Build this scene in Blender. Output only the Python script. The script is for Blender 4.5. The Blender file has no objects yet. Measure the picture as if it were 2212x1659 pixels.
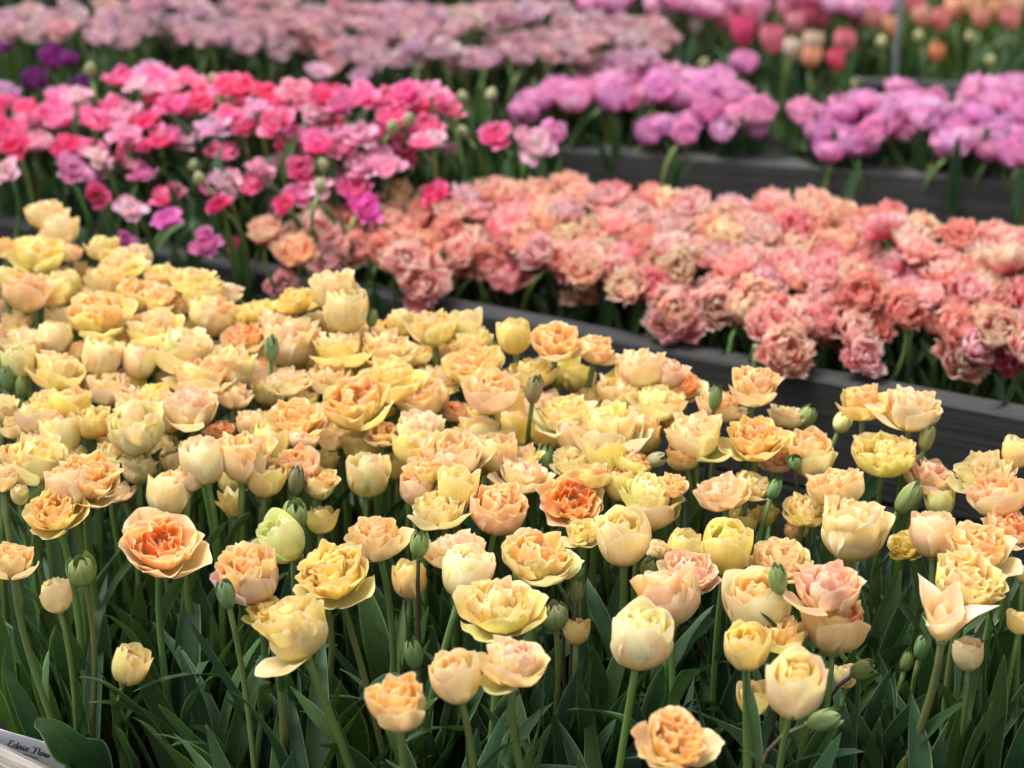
import bpy, math, random
import numpy as np
from mathutils import Vector, Quaternion

# ------------------------------------------------------------------ camera, sky, sun, exposure
scene = bpy.context.scene
COL = scene.collection
CAM = np.array([0.0, 0.0, 1.72])
PITCH = math.radians(25.0)
FPX, IW, IH = 4790.0, 2212.0, 1659.0

cam_data = bpy.data.cameras.new("camera")
cam = bpy.data.objects.new("camera", cam_data)
COL.objects.link(cam)
cam.location = CAM
cam.rotation_euler = (math.pi / 2 - PITCH, 0, 0)
cam_data.sensor_width = 36.0
cam_data.lens = 36.0 * FPX / IW
cam_data.clip_start, cam_data.clip_end = 0.05, 500.0
cam_data.dof.use_dof = True
cam_data.dof.focus_distance = 2.58
cam_data.dof.aperture_fstop = 3.3
cam_data.dof.aperture_blades = 0
scene.camera = cam

SUN_EL, SUN_AZ = math.radians(70), math.radians(278)
world = bpy.data.worlds.new("World")
scene.world = world
world.use_nodes = True
wn, wl = world.node_tree.nodes, world.node_tree.links
sky = wn.new("ShaderNodeTexSky")
sky.sky_type = 'NISHITA'
sky.sun_disc = False
sky.sun_elevation, sky.sun_rotation = SUN_EL, SUN_AZ
sky.dust_density, sky.air_density, sky.ozone_density = 5.0, 1.0, 1.0
hsv = wn.new("ShaderNodeHueSaturation")            # cloud cover: the blue is washed out evenly
hsv.inputs["Saturation"].default_value = 0.12
wl.new(sky.outputs[0], hsv.inputs["Color"])
bg = wn["Background"]
wl.new(hsv.outputs[0], bg.inputs["Color"])
bg.inputs["Strength"].default_value = 0.12

sun_data = bpy.data.lights.new("sun", 'SUN')
sun_data.energy, sun_data.angle, sun_data.color = 1.45, math.radians(22), (1.0, 0.985, 0.965)
sun = bpy.data.objects.new("sun", sun_data)
COL.objects.link(sun)
sun.location = (0, 0, 6)
sun.rotation_euler = (math.pi / 2 - SUN_EL, 0, math.radians(-98))   # light comes from high up on the left

vs = scene.view_settings
vs.view_transform, vs.look, vs.gamma, vs.exposure = 'Standard', 'None', 1.0, 1.28
vs.use_curve_mapping = False
cy = scene.cycles
cy.max_bounces, cy.diffuse_bounces, cy.glossy_bounces = 6, 4, 2
cy.transmission_bounces, cy.transparent_max_bounces = 3, 2
cy.use_adaptive_sampling, cy.adaptive_threshold = True, 0.02
cy.use_denoising = True
cy.caustics_reflective = cy.caustics_refractive = False

# ------------------------------------------------------------------ maths of the lens
SP, CP = math.sin(PITCH), math.cos(PITCH)
def ray(x, y):
    a, b = (x - IW / 2) / FPX, (y - IH / 2) / FPX
    return np.array([a, CP - b * SP, -(SP + b * CP)])
def at_z(x, y, z):
    d = ray(x, y)
    t = (CAM[2] - z) / -d[2]
    return CAM + d * t, t
def to_px(p):
    q = np.asarray(p, float) - CAM
    dep = q[1] * CP - q[2] * SP
    up = q[1] * SP + q[2] * CP
    return IW / 2 + FPX * q[0] / dep, IH / 2 - FPX * up / dep, dep
def in_poly(x, y, poly):
    c = False
    n = len(poly)
    for i in range(n):
        x1, y1 = poly[i]
        x2, y2 = poly[(i + 1) % n]
        if (y1 > y) != (y2 > y) and x < (x2 - x1) * (y - y1) / (y2 - y1) + x1:
            c = not c
    return c

# ------------------------------------------------------------------ object helpers
def new_obj(name, data, parent=None, loc=None, rot=None, scale=None):
    o = bpy.data.objects.new(name, data)
    COL.objects.link(o)
    if parent is not None:
        o.parent = parent
    if loc is not None:
        o.location = loc
    if rot is not None:
        o.rotation_mode = 'QUATERNION'
        o.rotation_quaternion = rot
    if scale is not None:
        o.scale = (scale, scale, scale) if not hasattr(scale, '__len__') else scale
    return o
def tag(o, label=None, cat=None, group=None, kind=None):
    if label: o["label"] = label
    if cat: o["category"] = cat
    if group: o["group"] = group
    if kind: o["kind"] = kind
    return o
def mesh(name, verts, faces, mat, pc=None, tint=None, smooth=True):
    me = bpy.data.meshes.new(name)
    me.from_pydata(np.asarray(verts).tolist(), [], faces if isinstance(faces, list) else faces.tolist())
    if smooth:
        me.polygons.foreach_set("use_smooth", np.ones(len(me.polygons), dtype=bool))
    if pc is not None:
        a = me.attributes.new("pc", 'FLOAT_COLOR', 'POINT')
        a.data.foreach_set("color", np.asarray(pc, dtype=np.float32).ravel())
    if tint is not None:
        a = me.attributes.new("tint", 'FLOAT_COLOR', 'POINT')
        t = np.ones((len(tint), 4), dtype=np.float32)
        t[:, :3] = tint
        a.data.foreach_set("color", t.ravel())
    me.materials.append(mat)
    return me
def grid_faces(nu, nv):
    i = np.arange((nv - 1) * nu).reshape(nv - 1, nu)[:, :-1].ravel()
    return np.stack([i, i + 1, i + nu + 1, i + nu], 1)

# ------------------------------------------------------------------ materials
class N:
    """small node-building helper"""
    def __init__(self, name):
        self.m = bpy.data.materials.new(name)
        self.m.use_nodes = True
        self.t = self.m.node_tree
        self.t.nodes.clear()
        self.out = self.t.nodes.new("ShaderNodeOutputMaterial")
    def n(self, typ, **kw):
        x = self.t.nodes.new("ShaderNode" + typ)
        for k, v in kw.items():
            setattr(x, k, v)
        return x
    def put(self, sock, v):
        if isinstance(v, bpy.types.NodeSocket):
            self.t.links.new(v, sock)
        elif v is not None:
            if sock.type == 'RGBA' and len(v) == 3:
                v = (*v, 1.0)
            sock.default_value = v
    def math(self, op, a, b=None, c=None, clamp=False):
        x = self.n("Math", operation=op, use_clamp=clamp)
        for s, v in zip(x.inputs, (a, b, c)):
            if v is not None:
                self.put(s, v)
        return x.outputs[0]
    def ramp(self, v, lo, hi, a=0.0, b=1.0):
        x = self.n("MapRange", interpolation_type='SMOOTHSTEP')
        for s, q in zip(x.inputs, (v, lo, hi, a, b)):
            self.put(s, q)
        return x.outputs[0]
    def mix(self, f, a, b, mode='MIX'):
        x = self.n("Mix", data_type='RGBA', blend_type=mode)
        self.put(x.inputs[0], f); self.put(x.inputs[6], a); self.put(x.inputs[7], b)
        return x.outputs[2]
    def noise(self, vec, scale, detail=3.0, rough=0.5):
        x = self.n("TexNoise")
        if vec is not None:
            self.put(x.inputs["Vector"], vec)
        self.put(x.inputs["Scale"], scale); self.put(x.inputs["Detail"], detail); self.put(x.inputs["Roughness"], rough)
        return x.outputs[0]
    def vec(self, a, b, c):
        x = self.n("CombineXYZ")
        for s, v in zip(x.inputs, (a, b, c)):
            self.put(s, v)
        return x.outputs[0]
    def attr(self, name="pc"):
        a = self.n("Attribute", attribute_name=name)
        s = self.n("SeparateColor")
        self.t.links.new(a.outputs["Color"], s.inputs[0])
        return s.outputs[0], s.outputs[1], s.outputs[2], a.outputs["Alpha"], a.outputs["Color"]
    def bump(self, h, strength, dist):
        b = self.n("Bump")
        self.put(b.inputs["Height"], h); self.put(b.inputs["Strength"], strength); self.put(b.inputs["Distance"], dist)
        return b.outputs[0]
    def leafy(self, col, tcol, trans, rough, spec, nrm=None):
        p = self.n("BsdfPrincipled")
        self.put(p.inputs["Base Color"], col); self.put(p.inputs["Roughness"], rough)
        self.put(p.inputs["Specular IOR Level"], spec)
        t = self.n("BsdfTranslucent")
        self.put(t.inputs["Color"], tcol)
        if nrm is not None:
            self.put(p.inputs["Normal"], nrm); self.put(t.inputs["Normal"], nrm)
        x = self.n("MixShader")
        self.put(x.inputs[0], trans)
        self.t.links.new(p.outputs[0], x.inputs[1]); self.t.links.new(t.outputs[0], x.inputs[2])
        self.t.links.new(x.outputs[0], self.out.inputs[0])
        return self.m
    def plain(self, col, rough=0.6, spec=0.3, nrm=None, metal=0.0):
        p = self.n("BsdfPrincipled")
        self.put(p.inputs["Base Color"], col); self.put(p.inputs["Roughness"], rough)
        self.put(p.inputs["Specular IOR Level"], spec); self.put(p.inputs["Metallic"], metal)
        if nrm is not None:
            self.put(p.inputs["Normal"], nrm)
        self.t.links.new(p.outputs[0], self.out.inputs[0])
        return self.m

def petal_material():
    k = N("tulip_petal")
    R, G, B, A, _ = k.attr()
    oi = k.n("ObjectInfo")
    base, rib = oi.outputs["Color"], oi.outputs["Alpha"]
    seed = k.math('ADD', k.math('MULTIPLY', A, 40.0), k.math('MULTIPLY', oi.outputs["Random"], 60.0))
    streak = k.noise(k.vec(k.math('MULTIPLY', B, 15.0), k.math('MULTIPLY', G, 1.3), seed), 1.0, 4.0, 0.65)
    blotch = k.noise(k.vec(k.math('MULTIPLY', B, 1.6), k.math('MULTIPLY', G, 1.8), seed), 1.3, 2.0)
    # warm flush in cloudy patches, yellow-green claw at the base, pale rim, green rib on outer petals
    c = k.mix(k.ramp(blotch, 0.48, 0.66, 0.0, 0.65), base, k.mix(1.0, base, (1.02, 0.84, 0.70), 'MULTIPLY'))
    c = k.mix(k.ramp(blotch, 0.48, 0.26, 0.0, 0.65), c, (0.92, 0.77, 0.24))
    c = k.mix(k.ramp(G, 0.60, 0.04, 0.0, 0.70), c, (0.93, 0.80, 0.32))
    c = k.mix(k.ramp(G, 0.22, 0.0, 0.0, 0.6), c, (0.74, 0.74, 0.30))
    edge = k.math('MAXIMUM', k.ramp(R, 0.80, 1.0), k.ramp(G, 0.88, 1.0))
    c = k.mix(k.math('MULTIPLY', edge, 0.62), c, (0.95, 0.89, 0.70))
    fine = k.noise(k.vec(k.math('MULTIPLY', B, 60.0), k.math('MULTIPLY', G, 2.2), seed), 1.0, 2.0, 0.5)
    c = k.mix(k.ramp(fine, 0.52, 0.74, 0.0, 0.22), c, k.mix(1.0, base, (0.96, 0.78, 0.56), 'MULTIPLY'))
    spot = k.noise(k.vec(k.math('MULTIPLY', B, 7.0), k.math('MULTIPLY', G, 8.0), seed), 2.2, 2.0, 0.5)
    c = k.mix(k.ramp(spot, 0.74, 0.80, 0.0, 0.45), c, (0.50, 0.33, 0.13))
    ribf = k.math('MULTIPLY', k.math('MULTIPLY', k.ramp(R, 0.30, 0.02), k.ramp(G, 0.95, 0.25)), rib)
    ribf = k.math('MULTIPLY', ribf, k.ramp(streak, 0.30, 0.60))
    c = k.mix(ribf, c, (0.30, 0.40, 0.09))
    c = k.mix(1.0, c, k.mix(k.ramp(streak, 0.25, 0.75), (0.96, 0.95, 0.91), (1.03, 1.03, 1.03)), 'MULTIPLY')
    nrm = k.bump(k.math('ADD', streak, k.math('MULTIPLY', fine, 0.5)), 0.45, 0.0014)
    tc = k.mix(1.0, c, (1.04, 0.98, 0.84), 'MULTIPLY')
    return k.leafy(c, tc, 0.46, 0.52, 0.28, nrm)

def bud_material():
    k = N("tulip_bud")
    R, G, B, A, _ = k.attr()
    oi = k.n("ObjectInfo")
    st = k.noise(k.vec(k.math('MULTIPLY', B, 22.0), k.math('MULTIPLY', G, 1.4), k.math('MULTIPLY', A, 40.0)), 1.0, 3.0, 0.6)
    c = k.mix(k.ramp(st, 0.45, 0.75, 0.0, 0.55), oi.outputs["Color"], (0.26, 0.34, 0.16))
    c = k.mix(k.ramp(R, 0.80, 1.0, 0.0, 0.55), c, (0.34, 0.42, 0.20))
    c = k.mix(k.ramp(G, 0.85, 1.0, 0.0, 0.35), c, (0.40, 0.42, 0.22))
    c = k.mix(k.math('MULTIPLY', k.ramp(R, 0.16, 0.0), 0.35), c, (0.07, 0.13, 0.05))
    return k.leafy(c, c, 0.12, 0.42, 0.4, k.bump(st, 0.25, 0.001))

def tinted_petal_material(name, trans):
    k = N(name)
    R, G, B, A, _ = k.attr()
    at = k.n("Attribute", attribute_name="tint")
    oi = k.n("ObjectInfo")
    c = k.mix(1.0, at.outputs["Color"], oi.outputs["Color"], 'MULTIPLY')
    st = k.noise(k.vec(k.math('MULTIPLY', B, 14.0), k.math('MULTIPLY', G, 2.0), k.math('MULTIPLY', A, 30.0)), 1.0)
    c = k.mix(1.0, c, k.mix(k.ramp(st, 0.25, 0.75), (0.82, 0.80, 0.80), (1.05, 1.05, 1.05)), 'MULTIPLY')
    return k.leafy(c, c, trans, 0.55, 0.25)

def leaf_material():
    k = N("tulip_leaf")
    R, G, B, A, _ = k.attr()
    oi = k.n("ObjectInfo")
    rnd = oi.outputs["Random"]
    tc = k.n("TexCoord")
    vein = k.noise(k.vec(k.math('MULTIPLY', B, 60.0), k.math('MULTIPLY', G, 1.2), k.math('MULTIPLY', rnd, 90.0)), 1.0, 2.0, 0.6)
    mott = k.noise(tc.outputs["Object"], 22.0, 4.0, 0.6)
    c = k.mix(k.ramp(rnd, 0.15, 1.0), (0.030, 0.074, 0.036), (0.054, 0.105, 0.028))
    c = k.mix(k.ramp(mott, 0.42, 0.75, 0.0, 0.5), c, (0.050, 0.098, 0.054))       # waxy bloom
    c = k.mix(k.ramp(G, 0.32, 0.0, 0.0, 0.7), c, (0.12, 0.17, 0.055))             # pale sheath
    c = k.mix(k.ramp(R, 0.90, 0.985, 0.0, 0.9), c, (0.24, 0.34, 0.15))           # pale margin
    c = k.mix(1.0, c, k.mix(k.ramp(vein, 0.3, 0.7), (0.76, 0.78, 0.80), (1.16, 1.15, 1.12)), 'MULTIPLY')
    c = k.mix(k.math('MULTIPLY', k.ramp(G, 0.955, 0.995), k.ramp(rnd, 0.45, 0.75)), c, (0.26, 0.21, 0.08))      # dried tips
    c = k.mix(k.ramp(k.noise(tc.outputs["Object"], 60.0, 2.0), 0.70, 0.76, 0.0, 0.35), c, (0.15, 0.16, 0.09))
    nrm = k.bump(vein, 0.28, 0.0012)
    t = k.mix(1.0, c, (1.5, 1.7, 0.7), 'MULTIPLY')
    return k.leafy(c, t, 0.16, 0.46, 0.34, nrm)

def stem_material():
    k = N("tulip_stem")
    oi = k.n("ObjectInfo")
    R, G, B, A, _ = k.attr()
    tc = k.n("TexCoord")
    n1 = k.noise(k.vec(k.math('MULTIPLY', B, 12.0), k.math('MULTIPLY', G, 2.5), oi.outputs["Random"]), 1.0, 3.0)
    c = k.mix(1.0, oi.outputs["Color"], k.mix(k.ramp(n1, 0.3, 0.75), (0.78, 0.82, 0.80), (1.15, 1.12, 1.05)), 'MULTIPLY')
    return k.plain(c, 0.45, 0.4, k.bump(n1, 0.2, 0.001))

def wood_material(name, dark, light, gscale=1.0):
    k = N(name)
    tc = k.n("TexCoord")
    mp = k.n("Mapping")
    k.t.links.new(tc.outputs["Object"], mp.inputs[0])
    mp.inputs["Scale"].default_value = (1.2 * gscale, 34.0 * gscale, 34.0 * gscale)
    g = k.noise(mp.outputs[0], 3.0, 6.0, 0.62)
    mp2 = k.n("Mapping")
    k.t.links.new(tc.outputs["Object"], mp2.inputs[0])
    mp2.inputs["Scale"].default_value = (2.0 * gscale, 120.0 * gscale, 120.0 * gscale)
    f = k.noise(mp2.outputs[0], 2.0, 3.0, 0.6)
    big = k.noise(tc.outputs["Object"], 3.0, 4.0)
    oi = k.n("ObjectInfo")
    h = k.math('ADD', k.math('MULTIPLY', g, 0.7), k.math('MULTIPLY', f, 0.3))
    c = k.mix(k.ramp(h, 0.36, 0.64), dark, light)
    c = k.mix(k.ramp(big, 0.45, 0.72, 0.0, 0.45), c, tuple(0.55 * v for v in dark))
    c = k.mix(k.math('MULTIPLY', oi.outputs["Random"], 0.25), c, tuple(1.2 * v for v in dark))
    return k.plain(c, 0.82, 0.15, k.bump(h, 0.8, 0.004))

def soil_material():
    k = N("soil")
    tc = k.n("TexCoord")
    n1 = k.noise(tc.outputs["Object"], 40.0, 6.0, 0.65)
    n2 = k.noise(tc.outputs["Object"], 4.0, 3.0)
    c = k.mix(k.ramp(n1, 0.35, 0.7), (0.007, 0.006, 0.005), (0.030, 0.024, 0.019))
    c = k.mix(k.ramp(n2, 0.4, 0.7, 0.0, 0.5), c, (0.016, 0.018, 0.010))
    return k.plain(c, 0.9, 0.1, k.bump(n1, 1.0, 0.02))

M_PETAL = petal_material()
M_BUD = bud_material()
M_TINT = tinted_petal_material("mass_petal", 0.40)
M_LEAF = leaf_material()
M_STEM = stem_material()
M_WALL = wood_material("weathered_board", (0.030, 0.0295, 0.030), (0.053, 0.052, 0.052))
M_WALL_PALE = wood_material("pale_weathered_board", (0.052, 0.051, 0.049), (0.105, 0.102, 0.098))
M_EDGE = wood_material("silvered_board", (0.090, 0.078, 0.066), (0.36, 0.33, 0.29), 1.6)
M_SOIL = soil_material()

# ------------------------------------------------------------------ setting: ground, beds, boards
def wall_pt(x, y, z):
    p, _ = at_z(x, y, z)
    return p
L1A, L1B = wall_pt(30, 486, .34), wall_pt(2212, 905, .34)
L2A, L2B = wall_pt(1190, 321, .34), wall_pt(2212, 396, .34)
L3A, L3B = wall_pt(1850, 179, .27), wall_pt(2212, 192, .27)
FRA, FRB = wall_pt(0, 1598, .20), wall_pt(122, 1659, .20)

def ground_sheet(name, pts, z, res=None):
    v = [(p[0], p[1], z) for p in pts]
    o = new_obj(name, mesh(name, v, [list(range(len(v)))], M_SOIL, smooth=False))
    return tag(o, kind="structure")
ground_sheet("ground", [(-150, -150), (150, -150), (150, 150), (-150, 150)], -0.06)

def ext(a, b, l, r):
    d = (b - a) / np.linalg.norm(b - a)
    return a - d * l, b + d * r
L1e = ext(L1A, L1B, 1.2, 1.6)
L2e = ext(L2A, L2B, 0.05, 1.4)
L3e = ext(L3A, L3B, 0.0, 1.5)
FRe = ext(FRA, FRB, 0.9, 3.0)
_d = (FRB - FRA)[:2] / np.linalg.norm((FRB - FRA)[:2])
FRe = tuple(p + np.array([_d[1], -_d[0], 0]) * .115 for p in FRe)      # the marked line is the board's back arris; a wide capping board

def soil_bed(name, pts, z, seed):
    """lumpy soil filling one raised bed"""
    rng = np.random.default_rng(seed)
    n = 26
    a, b, c, d = [np.array(p[:2]) for p in pts]
    v = []
    for j in range(n):
        for i in range(n):
            s, t = i / (n - 1), j / (n - 1)
            p = (a * (1 - s) + b * s) * (1 - t) + (d * (1 - s) + c * s) * t
            v.append((p[0], p[1], z + rng.normal(0, 0.006)))
    o = new_obj(name, mesh(name, v, grid_faces(n, n), M_SOIL))
    return tag(o, kind="structure")
soil_bed("soil_bed", [FRe[0] + (0, .04, 0), FRe[1] + (0, .04, 0), L1e[1] - (0, .05, 0), L1e[0] - (0, .05, 0)], 0.0, 1)
soil_bed("soil_bed", [L1e[0] + (0, .05, 0), L1e[1] + (0, .05, 0), (2.6, 3.60, 0), (-2.2, 4.15, 0)], 0.235, 2)
soil_bed("soil_bed", [L2e[0] + (-.02, .045, 0), L2e[1] + (0, .045, 0), (2.4, 4.30, 0), (0.10, 4.42, 0)], 0.235, 3)

def board(name, a, b, zb, zt, thick, mat, parent, seed, nseg=24):
    """one sawn board along a-b: softened arrises, slight bow and uneven faces"""
    rng = np.random.default_rng(seed)
    d = (b - a)[:2]
    Lg = np.linalg.norm(d)
    ang = math.atan2(d[1], d[0])
    h, c = (zt - zb) / 2, 0.004
    prof = [(-thick / 2, -h + c), (-thick / 2 + c, -h), (thick / 2 - c, -h), (thick / 2, -h + c),
            (thick / 2, h - c), (thick / 2 - c, h), (-thick / 2 + c, h), (-thick / 2, h - c)]
    v, f = [], []
    for i in range(nseg + 1):
        s = -Lg / 2 + Lg * i / nseg
        oy, oz = 0.0015 * math.sin(i * 0.7 + seed), 0.0015 * math.sin(i * 0.45 + seed * 2)
        for (py, pz) in prof:
            v.append((s, py + oy + rng.normal(0, .0006), pz + oz + rng.normal(0, .0006)))
    for i in range(nseg):
        for j in range(8):
            k = (j + 1) % 8
            f.append([i * 8 + j, i * 8 + k, (i + 1) * 8 + k, (i + 1) * 8 + j])
    f.append(list(range(8))[::-1]); f.append([nseg * 8 + j for j in range(8)])
    me = mesh(name, v, f, mat, smooth=False)
    o = new_obj(name, me, parent)
    mid = (a + b) / 2
    off = np.array([math.sin(ang), -math.cos(ang)]) * (-thick / 2)      # a-b is the front top edge; the board lies behind it
    o.location = (mid[0] + off[0], mid[1] + off[1], (zb + zt) / 2)
    o.rotation_euler = (0, 0, ang)
    return o
def timber_edge(label, e, ztop, rows, hgt, thick, mat, seed, joint=None):
    root = new_obj("timber_bed_edge", None)
    for r in range(rows):
        zt = ztop - r * (hgt + 0.004)
        cuts = [0.0, 1.0] if joint is None else [0.0, joint[r % len(joint)], 1.0]
        for q in range(len(cuts) - 1):
            a = e[0] + (e[1] - e[0]) * (cuts[q] + (0.0006 if q else 0))
            b = e[0] + (e[1] - e[0]) * (cuts[q + 1] - 0.0006)
            board("board", a, b, zt - hgt, zt, thick - 0.003 * (r % 2), mat, root, seed + r * 7 + q)
    return tag(root, label, "garden edging", "timber edges of the raised beds")
timber_edge("dark grey two-board timber edge between the yellow tulips and the coral fringed tulips", L1e, .34, 2, .182, .046, M_WALL, 3, [.27, .72])
timber_edge("weathered grey timber edge below the lilac fringed tulips", L2e, .34, 2, .182, .055, M_WALL_PALE, 31, [.80, .35])
timber_edge("blurred grey board behind the lilac tulips beneath the grassy foliage", L3e, .27, 1, .09, .04, M_WALL, 51)
timber_edge("silvery weathered board in the lower corner beside the white name tag", FRe, .20, 1, .045, .115, M_EDGE, 71)

# ------------------------------------------------------------------ petals, blooms, leaves, stems
def wob(rng, u, s, f=2.0, n=4):
    """smooth random field over a petal"""
    r = np.zeros_like(u)
    for _ in range(n):
        a, b = rng.normal(0, f, 2)
        r += np.sin(a * u + b * 1.6 * s + rng.uniform(0, 6.28))
    return r / n

def petal_geo(rng, L, W, th, r0, phi, cup, tip=(0.22, 2.4), base=0.28, wmax=0.62, endw=0.62,
              ruffle=0.03, crumple=0.03, fold=0.02, yaw=0.0, nu=13, nv=12, fringe=0.0, z0=0.0, jag=0.03):
    """one petal: a curved profile carrying a cupped cross-section. th: slope angles (deg) from base to tip."""
    u1 = np.linspace(-1, 1, nu)
    t1 = np.linspace(0, 1, nv) ** 0.9
    u, t = np.meshgrid(u1, t1)
    top = 1 - tip[0] * np.abs(u1) ** tip[1]
    top = top - jag * np.abs(np.interp(u1, np.linspace(-1, 1, 7), rng.normal(0, 1, 7)))
    if fringe:
        top = top - fringe * (np.arange(nu) % 2) * rng.uniform(0.6, 1.3, nu)
    top = top + (1 - top.max())
    s = t * top[None, :]
    ss = np.linspace(0, 1.02, 40)
    ang = np.radians(np.interp(ss, np.linspace(0, 1, len(th)), th))
    ker = np.ones(9) / 9
    ang = np.convolve(np.pad(ang, 4, mode='edge'), ker, 'valid')
    ds = ss[1] - ss[0]
    rho = r0 + L * np.concatenate([[0], np.cumsum(np.cos((ang[1:] + ang[:-1]) / 2)) * ds])
    zz = z0 + L * np.concatenate([[0], np.cumsum(np.sin((ang[1:] + ang[:-1]) / 2)) * ds])
    P, Z, A = np.interp(s, ss, rho), np.interp(s, ss, zz), np.interp(s, ss, ang)
    w = np.where(s < wmax, base + (1 - base) * np.sin(np.clip(s / wmax, 0, 1) * math.pi / 2) ** 1.1,
                 endw + (1 - endw) * np.sqrt(np.clip(1 - ((s - wmax) / (1.001 - wmax)) ** 2, 0, 1)))
    if fringe:
        saw = 1 - fringe * 0.9 * (np.arange(nv) % 2)[:, None] * (np.abs(u) > 0.95)
        w = w * saw
    w = w * W
    Rc = np.maximum(cup, 0.68 * w)
    al = u * w / Rc
    offB = Rc * np.sin(al)
    offN = Rc * (1 - np.cos(al))
    offN = offN + ruffle * L * (np.abs(u) ** 2) * s * np.sin(s * rng.uniform(7, 13) + rng.uniform(0, 6.28) + 1.3 * np.sign(u))
    offN = offN + crumple * L * wob(rng, u, s, 2.6) * np.clip(s * 1.6, 0, 1)
    offN = offN - fold * L * np.exp(-(u / 0.16) ** 2) * np.clip(s * 2, 0, 1)
    offN = offN + ruffle * 0.8 * L * s ** 4 * np.sin(u * rng.uniform(3, 6) + rng.uniform(0, 6.28))
    cr, sr = math.cos(phi), math.sin(phi)
    rr = P - np.sin(A) * offN
    x = rr * cr - offB * sr
    y = rr * sr + offB * cr
    z = Z + np.cos(A) * offN
    if yaw:
        bx, by = r0 * cr, r0 * sr
        cyw, syw = math.cos(yaw * 1.0), math.sin(yaw)
        k = np.clip(s * 1.5, 0, 1)
        x2 = bx + (x - bx) * cyw - (y - by) * syw
        y2 = by + (x - bx) * syw + (y - by) * cyw
        x, y = x * (1 - k) + x2 * k, y * (1 - k) + y2 * k
    V = np.stack([x, y, z], -1).reshape(-1, 3)
    pc = np.stack([np.abs(u), t, u * 0.5 + 0.5, np.full_like(u, rng.random())], -1).reshape(-1, 4)
    return V, grid_faces(nu, nv), pc

def whorl(rng, out, n, inner, phi0, spread, flare=0.0, **kw):
    """n petals round the axis with individual wobble; keyword values may be (lo, hi)"""
    fi = rng.integers(n) if rng.random() < flare else -1
    for i in range(n):
        k = {}
        for q, v in kw.items():
            if q == 'th':
                j = rng.normal(0, spread)
                jt = rng.normal(0, spread * 0.8)
                k[q] = [a + j * (0.3 + 0.7 * m / (len(v) - 1)) + (jt if m == len(v) - 1 else 0) for m, a in enumerate(v)]
                if i == fi:
                    d_ = rng.uniform(10, 24)
                    k[q] = [a - d_ * min(1, .25 + m / (len(v) - 1)) for m, a in enumerate(k[q])]
            elif q in ('tip',):
                k[q] = v
            elif isinstance(v, tuple):
                k[q] = rng.uniform(*v)
            else:
                k[q] = v
        k['phi'] = phi0 + 2 * math.pi * i / n + rng.normal(0, 0.10 + 0.12 * inner)
        out.append((petal_geo(rng, **k), inner))

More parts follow.
